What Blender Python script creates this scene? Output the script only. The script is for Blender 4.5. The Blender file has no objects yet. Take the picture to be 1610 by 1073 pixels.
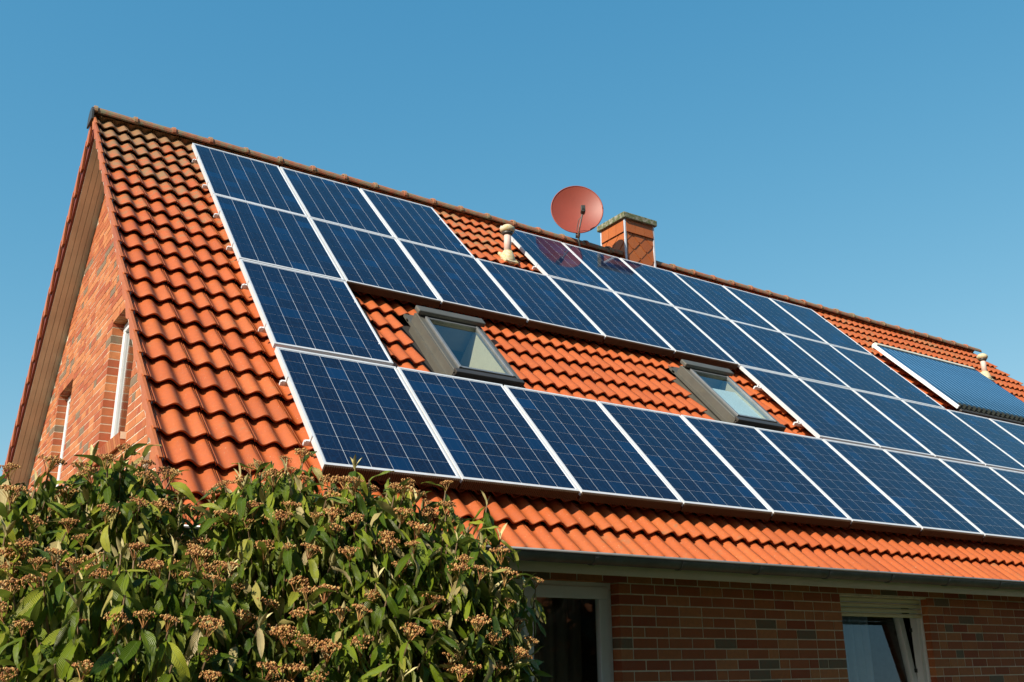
import bpy, bmesh, math, random
from mathutils import Matrix, Vector, Euler
random.seed(7)
RAD = math.radians

# ------------------------------------------------------------------ camera, world, sun, exposure
scene = bpy.context.scene
COL = scene.collection
CAM_POS = Vector((-2.36002, -9.97819, 1.75002))
CR = ((0.83688206, -0.54732816, -0.00776512), (0.16517656, 0.26603399, -0.9497066), (0.52186695, 0.7935098, 0.31304486))
cam_data = bpy.data.cameras.new("camera")
cam = bpy.data.objects.new("camera", cam_data)
COL.objects.link(cam)
m3 = Matrix((CR[0], (-CR[1][0], -CR[1][1], -CR[1][2]), (-CR[2][0], -CR[2][1], -CR[2][2]))).transposed()
cam.matrix_world = Matrix.Translation(CAM_POS) @ m3.to_4x4()
cam_data.sensor_width = 36.0
cam_data.lens = 1548.585 / 1610 * 36.0
cam_data.clip_start = 0.05
cam_data.clip_end = 3000
scene.camera = cam

SUN_EL, SUN_A = RAD(36), RAD(19)
SUN_DIR = Vector((-math.cos(SUN_EL) * math.cos(SUN_A), -math.cos(SUN_EL) * math.sin(SUN_A), math.sin(SUN_EL)))
world = bpy.data.worlds.new("World")
scene.world = world
world.use_nodes = True
wn, wl = world.node_tree.nodes, world.node_tree.links
for n in list(wn):
    wn.remove(n)
w_out = wn.new('ShaderNodeOutputWorld')
w_bg = wn.new('ShaderNodeBackground')
w_sky = wn.new('ShaderNodeTexSky')
w_sky.sky_type = 'NISHITA'
w_sky.sun_disc = False
w_sky.sun_elevation = SUN_EL
w_sky.sun_rotation = math.atan2(SUN_DIR.x, SUN_DIR.y)
w_sky.air_density = 1.0
w_sky.dust_density = 0.3
w_sky.ozone_density = 3.0
# one film-like colour response for the whole sky (same curve in every direction)
w_sep = wn.new('ShaderNodeSeparateColor'); w_com = wn.new('ShaderNodeCombineColor')
wl.new(w_sky.outputs[0], w_sep.inputs[0])
for ch, (ref, out, gam) in enumerate(((0.78, 0.380, 1.25), (1.39, 1.50, 0.65), (2.64, 2.68, 0.43))):
    a = wn.new('ShaderNodeMath'); a.operation = 'DIVIDE'; a.inputs[1].default_value = ref
    b = wn.new('ShaderNodeMath'); b.operation = 'POWER'; b.inputs[1].default_value = gam
    c = wn.new('ShaderNodeMath'); c.operation = 'MULTIPLY'; c.inputs[1].default_value = out
    wl.new(w_sep.outputs[ch], a.inputs[0]); wl.new(a.outputs[0], b.inputs[0]); wl.new(b.outputs[0], c.inputs[0]); wl.new(c.outputs[0], w_com.inputs[ch])
wl.new(w_com.outputs[0], w_bg.inputs['Color'])
w_bg.inputs['Strength'].default_value = 0.15
wl.new(w_bg.outputs[0], w_out.inputs['Surface'])

sun_data = bpy.data.lights.new("sun", 'SUN')
sun_data.energy = 5.0
sun_data.angle = RAD(0.5)
sun_data.color = (1.0, 0.90, 0.76)
sun = bpy.data.objects.new("sun", sun_data)
COL.objects.link(sun)
sun.rotation_euler = SUN_DIR.to_track_quat('Z', 'Y').to_euler()
sun.location = (-20, -8, 20)

scene.view_settings.view_transform = 'Standard'
scene.view_settings.look = 'None'
scene.view_settings.gamma = 1.0
scene.view_settings.use_curve_mapping = False
scene.view_settings.exposure = 0.415

# ------------------------------------------------------------------ helpers
WORLD = {}                                    # world matrix of every object we link

def put(o, parent=None, M=None):
    COL.objects.link(o)
    M = Matrix.Identity(4) if M is None else M
    if parent is not None:
        o.parent = parent
        o.matrix_basis = WORLD[parent.name].inverted() @ M
    else:
        o.matrix_basis = M
    WORLD[o.name] = M
    return o

def tag(o, label=None, cat=None, group=None, kind=None):
    if label: o['label'] = label
    if cat: o['category'] = cat
    if group: o['group'] = group
    if kind: o['kind'] = kind
    return o

def empty(name, M, label=None, cat=None, group=None, parent=None):
    o = bpy.data.objects.new(name, None)
    o.empty_display_size = 0.2
    put(o, parent, M)
    return tag(o, label, cat, group)

def T(x, y, z): return Matrix.Translation((x, y, z))

class MB:
    """collects boxes, tubes, sheets; build() links them as one mesh object"""
    def __init__(self):
        self.v, self.f = [], []
    def add(self, vs, fs, M=None):
        b = len(self.v)
        if M is not None:
            vs = [tuple(M @ Vector(p)) for p in vs]
        self.v.extend(vs)
        self.f.extend([tuple(i + b for i in f) for f in fs])
        return self
    def box(self, x0, x1, y0, y1, z0, z1, M=None):
        vs = [(x0, y0, z0), (x1, y0, z0), (x1, y1, z0), (x0, y1, z0), (x0, y0, z1), (x1, y0, z1), (x1, y1, z1), (x0, y1, z1)]
        return self.add(vs, [(0, 3, 2, 1), (4, 5, 6, 7), (0, 1, 5, 4), (1, 2, 6, 5), (2, 3, 7, 6), (3, 0, 4, 7)], M)
    def lathe(self, prof, n=16, M=None, cap=True):
        vs, fs = [], []
        for r, z in prof:
            for k in range(n):
                a = 2 * math.pi * k / n
                vs.append((r * math.cos(a), r * math.sin(a), z))
        for j in range(len(prof) - 1):
            for k in range(n):
                k2 = (k + 1) % n
                fs.append((j * n + k, j * n + k2, (j + 1) * n + k2, (j + 1) * n + k))
        if cap:
            fs.append(tuple(range(n - 1, -1, -1)))
            fs.append(tuple((len(prof) - 1) * n + k for k in range(n)))
        return self.add(vs, fs, M)
    def tube(self, pts, rad, n=8, M=None):
        pts = [Vector(p) for p in pts]
        if not isinstance(rad, (list, tuple)): rad = [rad] * len(pts)
        vs, fs = [], []
        up = Vector((0, 0, 1))
        for i, p in enumerate(pts):
            d = (pts[min(i + 1, len(pts) - 1)] - pts[max(i - 1, 0)]).normalized()
            u = up if abs(d.dot(up)) < 0.95 else Vector((1, 0, 0))
            a = d.cross(u).normalized(); b = d.cross(a).normalized()
            for k in range(n):
                t = 2 * math.pi * k / n
                vs.append(tuple(p + (a * math.cos(t) + b * math.sin(t)) * rad[i]))
        for i in range(len(pts) - 1):
            for k in range(n):
                k2 = (k + 1) % n
                fs.append((i * n + k, (i + 1) * n + k, (i + 1) * n + k2, i * n + k2))
        fs.append(tuple(range(n)))
        fs.append(tuple((len(pts) - 1) * n + k for k in range(n - 1, -1, -1)))
        return self.add(vs, fs, M)
    def prism(self, poly, h0, h1, M=None):
        n = len(poly)
        vs = [(x, y, h0) for x, y in poly] + [(x, y, h1) for x, y in poly]
        fs = [tuple(range(n - 1, -1, -1)), tuple(range(n, 2 * n))]
        fs += [(k, (k + 1) % n, n + (k + 1) % n, n + k) for k in range(n)]
        return self.add(vs, fs, M)
    def mesh(self, name, mat=None, smooth=False):
        me = bpy.data.meshes.new(name)
        me.from_pydata(self.v, [], self.f)
        if mat: me.materials.append(mat)
        if smooth:
            me.polygons.foreach_set('use_smooth', [True] * len(me.polygons))
        me.update()
        return me
    def build(self, name, mat, parent=None, M=None, smooth=False):
        return put(bpy.data.objects.new(name, self.mesh(name, mat, smooth)), parent, M)

def inst(name, me, parent, M):
    return put(bpy.data.objects.new(name, me), parent, M)

def bevel(o, w=0.004, seg=2):
    md = o.modifiers.new('bevel', 'BEVEL'); md.width = w; md.segments = seg; md.limit_method = 'ANGLE'
    return o

# roof frame: X along the eaves (u), local Y up the slope (-v), local Z the roof's normal (h)
P = RAD(45.42772)
ZO = 7.258
cp, sp = math.cos(P), math.sin(P)
ROOF = T(0, 0, ZO) @ Matrix.Rotation(P, 4, 'X')
def RM(u, v, h=0): return ROOF @ T(u, -v, h)
def RP(u, v, h=0): return ROOF @ Vector((u, -v, h))
Y_R = 0.447                                    # ridge line
REAR = T(0, 2 * Y_R, 0) @ Matrix.Scale(-1, 4, (0, 1, 0)) @ ROOF
XW, YW = -0.69, -4.15                          # outer faces of gable wall and front wall
XV, XE, YB = -0.955, 15.395, 2 * 0.492 + 4.15   # verge, far verge, back wall
CR_V = Vector(CR[0]), Vector(CR[1]), Vector(CR[2])
def in_view(p, pad=30):
    q = Vector(p) - CAM_POS
    d = q.dot(CR_V[2])
    if d <= 0: return None
    x = 805 + 1548.585 * q.dot(CR_V[0]) / d; y = 536.5 + 1548.585 * q.dot(CR_V[1]) / d
    return (x, y) if -pad < x < 1610 + pad and -pad < y < 1073 + pad else None

# ------------------------------------------------------------------ materials
class NT:
    def __init__(self, name):
        self.m = bpy.data.materials.new(name); self.m.use_nodes = True
        self.n, self.l = self.m.node_tree.nodes, self.m.node_tree.links
        self.b = self.n['Principled BSDF']
    def new(self, t, **kw):
        x = self.n.new(t)
        for k, v in kw.items(): setattr(x, k, v)
        return x
    def link(self, a, b): self.l.new(a, b)
    def noise(self, scale, detail=4, rough=0.55, coord='Object', vec=None, stretch=None):
        t = self.new('ShaderNodeTexNoise')
        t.inputs['Scale'].default_value = scale; t.inputs['Detail'].default_value = detail; t.inputs['Roughness'].default_value = rough
        if vec is None:
            tc = self.new('ShaderNodeTexCoord'); vec = tc.outputs[coord]
        if stretch:
            mp = self.new('ShaderNodeMapping'); mp.inputs['Scale'].default_value = stretch
            self.link(vec, mp.inputs['Vector']); vec = mp.outputs[0]
        self.link(vec, t.inputs['Vector'])
        return t.outputs['Fac']
    def pos(self):
        return self.new('ShaderNodeNewGeometry').outputs['Position']
    def rnd(self):
        """a random value per object and per loose piece of a joined mesh"""
        a = self.new('ShaderNodeObjectInfo').outputs['Random']; b = self.new('ShaderNodeNewGeometry').outputs['Random Per Island']
        s = self.new('ShaderNodeMath', operation='ADD'); self.link(a, s.inputs[0]); self.link(b, s.inputs[1])
        f = self.new('ShaderNodeMath', operation='FRACT'); self.link(s.outputs[0], f.inputs[0])
        return f.outputs[0]
    def ramp(self, fac, stops, interp='LINEAR'):
        r = self.new('ShaderNodeValToRGB'); r.color_ramp.interpolation = interp
        while len(r.color_ramp.elements) < len(stops): r.color_ramp.elements.new(0.5)
        for e, (p_, c) in zip(r.color_ramp.elements, stops):
            e.position = p_
            e.color = (c, c, c, 1) if isinstance(c, (int, float)) else (*c, 1)
        self.link(fac, r.inputs[0])
        return r.outputs[0]
    def mix(self, fac, a, b, mode='MIX'):
        x = self.new('ShaderNodeMix', data_type='RGBA', blend_type=mode)
        for i, v in ((0, fac), (6, a), (7, b)):
            s = x.inputs[i]
            if isinstance(v, bpy.types.NodeSocket): self.link(v, s)
            elif isinstance(v, (int, float)): s.default_value = v if i == 0 else (v, v, v, 1)
            else: s.default_value = (*v, 1)
        return x.outputs[2]
    def bump(self, h, strength=0.3, dist=0.01):
        b = self.new('ShaderNodeBump'); b.inputs['Strength'].default_value = strength; b.inputs['Distance'].default_value = dist
        self.link(h, b.inputs['Height']); self.link(b.outputs[0], self.b.inputs['Normal'])
    def set(self, **kw):
        for k, v in kw.items():
            s = self.b.inputs[k.replace('_', ' ')]
            if isinstance(v, bpy.types.NodeSocket): self.link(v, s)
            elif isinstance(v, tuple): s.default_value = (*v, 1)
            else: s.default_value = v
        return self

def plain(name, col, rough=0.6, metal=0.0, var=0.12, scale=9.0, bump=0.0, dirt=None, dirt_at=(0.55, 0.75)):
    t = NT(name)
    f = t.noise(scale, 6)
    c = t.mix(t.ramp(f, [(0.3, 0.0), (0.7, 1.0)]), tuple(x * (1 - var) for x in col), tuple(min(1, x * (1 + var)) for x in col))
    if dirt:
        g = t.noise(scale * 2.3, 8, 0.65, vec=t.pos())
        c = t.mix(t.ramp(g, [(dirt_at[0], 0.0), (dirt_at[1], 1.0)]), c, dirt)
    t.set(Base_Color=c, Roughness=rough, Metallic=metal)
    if bump: t.bump(t.noise(scale * 8, 4), bump, 0.003)
    return t.m

def make_tile_mat(name, base=((0.42, 0.090, 0.018), (0.49, 0.110, 0.023), (0.53, 0.132, 0.029)), lichen=True):
    t = NT(name)
    r = t.rnd(); pos = t.pos()
    c = t.ramp(r, [(0.0, base[0]), (0.3, base[1]), (0.75, base[1]), (1.0, base[2])])
    n1 = t.noise(3.1, 6, 0.6, vec=pos); n2 = t.noise(38, 5, 0.7, vec=pos); n3 = t.noise(11, 6, 0.65, vec=pos)
    c = t.mix(t.ramp(n1, [(0.35, 0.0), (0.7, 0.45)]), c, (0.37, 0.098, 0.022))
    c = t.mix(t.ramp(n2, [(0.42, 0.28), (0.62, 0.0)]), c, (0.30, 0.075, 0.03))
    if lichen:
        # grey-green growth, thicker towards the ridge where it stays damp
        sep = t.new('ShaderNodeSeparateXYZ'); t.link(pos, sep.inputs[0])
        mr = t.new('ShaderNodeMapRange'); mr.inputs['From Min'].default_value = 4.6; mr.inputs['From Max'].default_value = 7.7
        mr.inputs['To Min'].default_value = 0.0; mr.inputs['To Max'].default_value = 0.22
        t.link(sep.outputs[2], mr.inputs['Value'])
        mx_ = t.new('ShaderNodeMapRange'); mx_.inputs['From Min'].default_value = -1.0; mx_.inputs['From Max'].default_value = 5.0
        mx_.inputs['To Min'].default_value = 1.75; mx_.inputs['To Max'].default_value = 0.75
        t.link(sep.outputs[0], mx_.inputs['Value'])
        mm_ = t.new('ShaderNodeMath', operation='MULTIPLY'); t.link(mr.outputs[0], mm_.inputs[0]); t.link(mx_.outputs[0], mm_.inputs[1])
        ad = t.new('ShaderNodeMath', operation='ADD'); t.link(n3, ad.inputs[0]); t.link(mm_.outputs[0], ad.inputs[1])
        ad2 = t.new('ShaderNodeMath', operation='MULTIPLY_ADD'); t.link(r, ad2.inputs[0]); ad2.inputs[1].default_value = 0.12; t.link(ad.outputs[0], ad2.inputs[2])
        c = t.mix(t.ramp(ad2.outputs[0], [(0.70, 0.0), (0.88, 0.75)]), c, (0.20, 0.155, 0.075))
        n4 = t.noise(85, 3, 0.6, vec=pos)
        c = t.mix(t.ramp(n4, [(0.665, 0.0), (0.73, 0.75)]), c, (0.60, 0.45, 0.27))
    t.set(Base_Color=c, Roughness=t.ramp(n3, [(0.3, 0.42), (0.7, 0.62)]))
    t.b.inputs['Specular IOR Level'].default_value = 0.4
    t.bump(n2, 0.18, 0.004)
    return t.m

def make_brick_mat():
    t = NT('brick')
    r = t.rnd(); pos = t.pos()
    c = t.ramp(r, [(0.0, (0.43, 0.115, 0.036)), (0.22, (0.50, 0.160, 0.050)), (0.42, (0.37, 0.080, 0.026)), (0.60, (0.55, 0.20, 0.068)),
                   (0.78, (0.45, 0.125, 0.040)), (0.93, (0.19, 0.145, 0.09)), (1.0, (0.19, 0.145, 0.09))], 'CONSTANT')
    n1 = t.noise(26, 6, 0.65, vec=pos); n2 = t.noise(120, 3, 0.6, vec=pos)
    c = t.mix(t.ramp(n1, [(0.4, 0.0), (0.7, 0.45)]), c, (0.30, 0.11, 0.05))
    c = t.mix(t.ramp(n2, [(0.62, 0.0), (0.72, 0.35)]), c, (0.50, 0.30, 0.18))
    t.set(Base_Color=c, Roughness=0.85)
    t.bump(t.mix(0.5, n1, n2), 0.35, 0.006)
    return t.m

def make_cell_mat():
    t = NT('silicon_cell')
    r = t.rnd()
    tc = t.new('ShaderNodeTexCoord'); pos = t.pos()
    v = t.new('ShaderNodeTexVoronoi'); v.inputs['Scale'].default_value = 75
    t.link(pos, v.inputs['Vector'])
    sep = t.new('ShaderNodeSeparateColor'); t.link(v.outputs['Color'], sep.inputs[0])
    c = t.ramp(r, [(0.0, (0.006, 0.009, 0.025)), (0.4, (0.005, 0.015, 0.044)), (0.75, (0.007, 0.011, 0.031)), (0.9, (0.0035, 0.022, 0.070)), (1.0, (0.0035, 0.029, 0.095))])
    c = t.mix(t.ramp(sep.outputs[0], [(0.0, 0.0), (1.0, 0.55)]), c, (0.007, 0.028, 0.080))
    # two bus bars and the many fine fingers, printed on the cell
    uv = t.new('ShaderNodeUVMap'); s2 = t.new('ShaderNodeSeparateXYZ'); t.link(uv.outputs[0], s2.inputs[0])
    def band(sock, n, w, off=0.0):
        a = t.new('ShaderNodeMath', operation='MULTIPLY_ADD'); t.link(sock, a.inputs[0]); a.inputs[1].default_value = n; a.inputs[2].default_value = off
        f = t.new('ShaderNodeMath', operation='FRACT'); t.link(a.outputs[0], f.inputs[0])
        l = t.new('ShaderNodeMath', operation='LESS_THAN'); t.link(f.outputs[0], l.inputs[0]); l.inputs[1].default_value = w
        return l.outputs[0]
    bb = band(s2.outputs[0], 2.0, 0.03, 0.515)
    mm = t.new('ShaderNodeMath', operation='MULTIPLY'); t.link(bb, mm.inputs[0]); mm.inputs[1].default_value = 0.13
    c = t.mix(mm.outputs[0], c, (0.20, 0.25, 0.34))
    t.set(Base_Color=c, Roughness=0.42)
    t.b.inputs['Specular IOR Level'].default_value = 0.0
    t.b.inputs['Coat Weight'].default_value = 1.0
    t.b.inputs['Coat Roughness'].default_value = 0.045
    t.b.inputs['Coat IOR'].default_value = 1.27
    return t.m

def make_glass_mat(name='window_glass', tint=(0.92, 0.96, 0.95), ior=1.5):
    m = bpy.data.materials.new(name); m.use_nodes = True
    n, l = m.node_tree.nodes, m.node_tree.links
    for x in list(n): n.remove(x)
    o = n.new('ShaderNodeOutputMaterial'); mx = n.new('ShaderNodeMixShader'); tr = n.new('ShaderNodeBsdfTransparent'); gl = n.new('ShaderNodeBsdfGlossy'); fr = n.new('ShaderNodeFresnel')
    fr.inputs['IOR'].default_value = ior; tr.inputs['Color'].default_value = (*tint, 1); gl.inputs['Roughness'].default_value = 0.015
    ml = n.new('ShaderNodeMath'); ml.operation = 'MULTIPLY'; ml.use_clamp = True; ml.inputs[1].default_value = 1.75
    l.new(fr.outputs[0], ml.inputs[0]); gb = n.new('ShaderNodeNewGeometry'); iv = n.new('ShaderNodeMath'); iv.operation = 'SUBTRACT'; iv.inputs[0].default_value = 1.0; l.new(gb.outputs['Backfacing'], iv.inputs[1]); m2 = n.new('ShaderNodeMath'); m2.operation = 'MULTIPLY'; l.new(ml.outputs[0], m2.inputs[0]); l.new(iv.outputs[0], m2.inputs[1]); l.new(m2.outputs[0], mx.inputs[0]); l.new(tr.outputs[0], mx.inputs[1]); l.new(gl.outputs[0], mx.inputs[2]); l.new(mx.outputs[0], o.inputs[0])
    return m

def make_leaf_mat():
    t = NT('viburnum_leaf')
    r = t.rnd()
    uv = t.new('ShaderNodeUVMap'); s = t.new('ShaderNodeSeparateXYZ'); t.link(uv.outputs[0], s.inputs[0])
    c = t.ramp(r, [(0.0, (0.040, 0.088, 0.007)), (0.35, (0.095, 0.155, 0.008)), (0.7, (0.20, 0.27, 0.016)), (0.88, (0.36, 0.39, 0.04)), (0.94, (0.48, 0.40, 0.14)), (1.0, (0.64, 0.52, 0.27))])
    # midrib and the sunken side veins
    ab = t.new('ShaderNodeMath', operation='SUBTRACT'); t.link(s.outputs[0], ab.inputs[0]); ab.inputs[1].default_value = 0.5
    ab2 = t.new('ShaderNodeMath', operation='ABSOLUTE'); t.link(ab.outputs[0], ab2.inputs[0])
    vv = t.new('ShaderNodeMath', operation='MULTIPLY_ADD'); t.link(ab2.outputs[0], vv.inputs[0]); vv.inputs[1].default_value = -0.9; t.link(s.outputs[1], vv.inputs[2])
    vs = t.new('ShaderNodeMath', operation='MULTIPLY'); t.link(vv.outputs[0], vs.inputs[0]); vs.inputs[1].default_value = 62.0
    sn = t.new('ShaderNodeMath', operation='SINE'); t.link(vs.outputs[0], sn.inputs[0])
    mid = t.new('ShaderNodeMath', operation='LESS_THAN'); t.link(ab2.outputs[0], mid.inputs[0]); mid.inputs[1].default_value = 0.03
    mm = t.new('ShaderNodeMath', operation='MULTIPLY'); t.link(mid.outputs[0], mm.inputs[0]); mm.inputs[1].default_value = 0.5
    c = t.mix(mm.outputs[0], c, (0.16, 0.22, 0.07))
    back = t.new('ShaderNodeNewGeometry').outputs['Backfacing']
    c = t.mix(back, c, t.mix(0.30, c, (0.30, 0.27, 0.10)))
    t.set(Base_Color=c, Roughness=0.38)
    t.b.inputs['Specular IOR Level'].default_value = 0.27
    t.bump(sn.outputs[0], 0.55, 0.0022)
    tl = t.new('ShaderNodeBsdfTranslucent'); t.link(t.mix(0.5, c, (0.16, 0.24, 0.02)), tl.inputs['Color'])
    mx = t.new('ShaderNodeMixShader'); mx.inputs[0].default_value = 0.28
    out = t.n['Material Output']
    t.link(t.b.outputs[0], mx.inputs[1]); t.link(tl.outputs[0], mx.inputs[2]); t.link(mx.outputs[0], out.inputs[0])
    return t.m

def make_seed_mat():
    t = NT('dry_seed_head')
    r = t.rnd()
    c = t.ramp(r, [(0.0, (0.16, 0.062, 0.022)), (0.3, (0.36, 0.145, 0.045)), (0.7, (0.50, 0.25, 0.075)), (1.0, (0.66, 0.47, 0.17))])
    t.set(Base_Color=c, Roughness=0.8)
    return t.m

M_TILE = make_tile_mat('clay_tile')
M_FLAKE = make_tile_mat('clay_shingle', ((0.40, 0.10, 0.02), (0.50, 0.14, 0.028), (0.54, 0.17, 0.04)), False)
M_VERGE = make_tile_mat('clay_verge', ((0.42, 0.11, 0.034), (0.50, 0.15, 0.05), (0.55, 0.18, 0.06)), False)
M_RIDGE = plain('ridge_clay', (0.36, 0.12, 0.055), 0.75, 0, 0.3, 6, 0.3, (0.23, 0.20, 0.11), (0.42, 0.6))
M_BRICK = make_brick_mat()
M_MORTAR = plain('mortar', (0.78, 0.67, 0.50), 0.95, 0, 0.15, 14, 0.4)
M_CELL = make_cell_mat()
M_ALU = plain('anodised_aluminium', (0.74, 0.76, 0.77), 0.40, 0.2, 0.05, 5, 0, (0.55, 0.55, 0.52), (0.6, 0.85))
M_BACK = plain('white_backsheet', (0.56, 0.61, 0.68), 0.4)
M_DARK = plain('dark_underlay', (0.03, 0.028, 0.026), 0.9)
M_SOFFIT = plain('soffit_board', (0.62, 0.57, 0.46), 0.6, 0, 0.10, 4)
M_BARGE = plain('red_brown_board', (0.16, 0.030, 0.016), 0.6)
M_FASCIA = plain('cream_fascia', (0.66, 0.58, 0.36), 0.55, 0, 0.08, 3)
M_GUTTER = plain('weathered_zinc', (0.13, 0.14, 0.135), 0.5, 0.4, 0.2, 5, 0.1, (0.10, 0.10, 0.085), (0.5, 0.75))
M_BEAD = plain('zinc_bead', (0.27, 0.28, 0.28), 0.4, 0.5)
M_WHITE = plain('white_upvc', (0.84, 0.86, 0.86), 0.35, 0, 0.03, 3)
M_GLASS = make_glass_mat()
M_SHUT = plain('cream_shutter', (0.66, 0.60, 0.38), 0.5, 0, 0.05, 4)
M_FLASH = plain('grey_flashing', (0.125, 0.12, 0.10), 0.5, 0.25, 0.12, 6, 0.1, (0.16, 0.15, 0.11), (0.55, 0.8))
M_SKYLT_DK = plain('dark_sash', (0.055, 0.048, 0.04), 0.45, 0.2)
M_CREAM = plain('cream_reveal', (0.52, 0.48, 0.35), 0.7, 0, 0.04)
M_BLIND = plain('pale_blind', (0.62, 0.74, 0.78), 0.8, 0, 0.04)
M_CURTAIN = plain('blue_grey_curtain', (0.34, 0.42, 0.56), 0.9, 0, 0.08)
M_NET = plain('dim_net_curtain', (0.34, 0.28, 0.22), 0.9, 0, 0.08)
M_ROOM = plain('room_plaster', (0.35, 0.32, 0.28), 0.9)
M_DISH = plain('brick_red_enamel', (0.26, 0.048, 0.026), 0.5, 0, 0.06, 3)
M_STEEL = plain('galvanised_steel', (0.36, 0.36, 0.34), 0.45, 0.6, 0.15)
M_BLACK = plain('black_plastic', (0.02, 0.025, 0.02), 0.5)
M_DKGREEN = plain('dark_green_mast', (0.035, 0.045, 0.04), 0.5)
M_CAP = plain('mossy_concrete', (0.30, 0.28, 0.22), 0.95, 0, 0.3, 10, 0.5, (0.10, 0.12, 0.045), (0.38, 0.56))
M_VENT = plain('pale_pink_vent', (0.66, 0.50, 0.43), 0.6, 0, 0.08, 8)
M_VENT2 = plain('lichen_cream_vent', (0.62, 0.54, 0.38), 0.7, 0, 0.15, 14, 0.2, (0.50, 0.40, 0.12), (0.45, 0.65))
M_TUBE = None
M_GLINT = plain('blue_silver_rib', (0.07, 0.20, 0.36), 0.5, 0.1)  # light blue of the reflection lines between the tubes, put into a colour
M_COMB = plain('brown_comb', (0.085, 0.056, 0.032), 0.6)
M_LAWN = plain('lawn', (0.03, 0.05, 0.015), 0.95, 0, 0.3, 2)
M_BARK = plain('bark', (0.34, 0.22, 0.13), 0.9, 0, 0.25, 12, 0.5)
M_LEAF = make_leaf_mat()
M_SEED = make_seed_mat()
M_NEEDLE = plain('dark_needles', (0.045, 0.06, 0.025), 0.9, 0, 0.3)
M_YOUNG = plain('young_leaf', (0.50, 0.44, 0.20), 0.7, 0, 0.2)
M_TWIG = plain('brown_twig', (0.20, 0.13, 0.07), 0.8)
M_BLUEAR = None
def tube_mat():
    t = NT('evacuated_tube')
    t.set(Base_Color=(0.014, 0.075, 0.17), Roughness=0.55)
    t.b.inputs['Coat Weight'].default_value = 0.25; t.b.inputs['Coat Roughness'].default_value = 0.3; t.b.inputs['Specular IOR Level'].default_value = 0.2
    return t.m
M_TUBE = tube_mat()

# ------------------------------------------------------------------ ground
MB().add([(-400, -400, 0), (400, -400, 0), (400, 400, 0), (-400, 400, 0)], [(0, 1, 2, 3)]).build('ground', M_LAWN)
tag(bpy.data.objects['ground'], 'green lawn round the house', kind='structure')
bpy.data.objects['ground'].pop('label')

# ------------------------------------------------------------------ the house
house = empty('brick_house', T(XW, YW, 0), 'red brick house with steep orange tiled gable roof carrying solar panels', 'house')

# -- walls: mortar slabs with every brick proud of them; openings left free
HDOOR = (0.42, 2.40, 0.12, 2.335)               # x0, x1, z0, z1 on the front wall
HWIN = (4.86, 6.085, 1.05, 2.31)
GWIN_A = (-1.68, -0.60, 3.58, 4.85)             # y0, y1, z0, z1 on the gable wall
GWIN_B = (1.26, 2.13, 3.50, 4.77)
COURSE, STR, HDR, JNT, BD = 0.0775, 0.225, 0.108, 0.010, 0.115
WTOP = 2.40
RH = 0.30                                        # soffit lies this far (vertical) under the tile crests
def roof_under(y): return (ZO - 0.1424 + (Y_R - abs(y - Y_R)) * math.tan(P)) - RH

def mortar_slab(holes, a0, a1, ztop, make_box, step=None):
    """rectangles that tile the wall around its holes"""
    H0 = holes
    zs = sorted({0.0, ztop, *[h[2] for h in holes], *[h[3] for h in holes]})
    for z0, z1 in zip(zs, zs[1:]):
        holes = [(h[0] - 0.003, h[1] + 0.003, h[2], h[3]) for h in H0]
        cuts = [h for h in holes if h[2] < z1 - 1e-6 and h[3] > z0 + 1e-6]
        xs = [a0]
        for h in sorted(cuts): xs += [h[0], h[1]]
        xs.append(a1)
        for i in range(0, len(xs), 2):
            if xs[i + 1] - xs[i] > 1e-4: make_box(xs[i], xs[i + 1], z0, z1)

def brick_rows(holes, a0, a1, z_end, limit=None, sd=1):
    rnd = random.Random(sd); out = []
    k = 0
    while k * COURSE < z_end:
        z0 = k * COURSE + JNT / 2; z1 = z0 + COURSE - JNT
        k += 1
        segs = [(a0, a1)]
        for h in holes:
            if h[2] < z1 - 0.01 and h[3] > z0 + 0.01:
                ns = []
                for s in segs:
                    if h[1] <= s[0] or h[0] >= s[1]: ns.append(s)
                    else:
                        if h[0] > s[0]: ns.append((s[0], h[0]))
                        if h[1] < s[1]: ns.append((h[1], s[1]))
                segs = ns
        for s0, s1 in segs:
            x = s0
            if k % 2 == 0 or rnd.random() < 0.2:
                if limit is None or limit(x, x + HDR, z0, z1): out.append((x, min(x + HDR, s1), z0, z1))
                x += HDR + JNT
            while x < s1 - 0.03:
                L = HDR if rnd.random() < 0.24 else STR
                e = min(x + L, s1)
                if s1 - e < 0.05: e = s1
                if limit is None or limit(x, e, z0, z1): out.append((x, e, z0, z1))
                x = e + JNT
    return out

front_bricks = brick_rows([HDOOR, HWIN], XW + BD + JNT, 15.1, WTOP, sd=3)
gable_lim = lambda a, b, z0, z1: z1 < min(roof_under(a), roof_under(b)) + 0.10
gable_bricks = brick_rows([GWIN_A, GWIN_B], YW, YB, 7.6, gable_lim, sd=5)
# brick lintels (soldier course) and rowlock sills for the gable windows
wf = empty('front_wall', T(XW, YW, 0), parent=house)
wg = empty('gable_wall', T(XW, YW, 0), parent=house)
mb = MB()
mortar_slab([HDOOR, HWIN], XW + 0.007, 15.1, WTOP, lambda a, b, z0, z1: mb.box(a, b, YW + 0.0028, YW + 0.10, z0, z1))
mb.build('mortar', M_MORTAR, wf)
mb = MB()
mortar_slab([GWIN_A, GWIN_B], YW + 0.10, YB, 5.0, lambda a, b, z0, z1: None)
def gbox(a, b, z0, z1):
    n = max(1, int((b - a) / 0.1))
    for i in range(n):
        p, q = a + (b - a) * i / n, a + (b - a) * (i + 1) / n
        zt = min(z1, min(roof_under(p), roof_under(q)) + 0.08)
        if zt > z0 + 0.001: mb.box(XW + 0.0028, XW + 0.10, p, q, z0, zt)
mortar_slab([GWIN_A, GWIN_B], YW + 0.10, YB, 7.7, gbox)
mb.build('mortar', M_MORTAR, wg)

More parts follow.
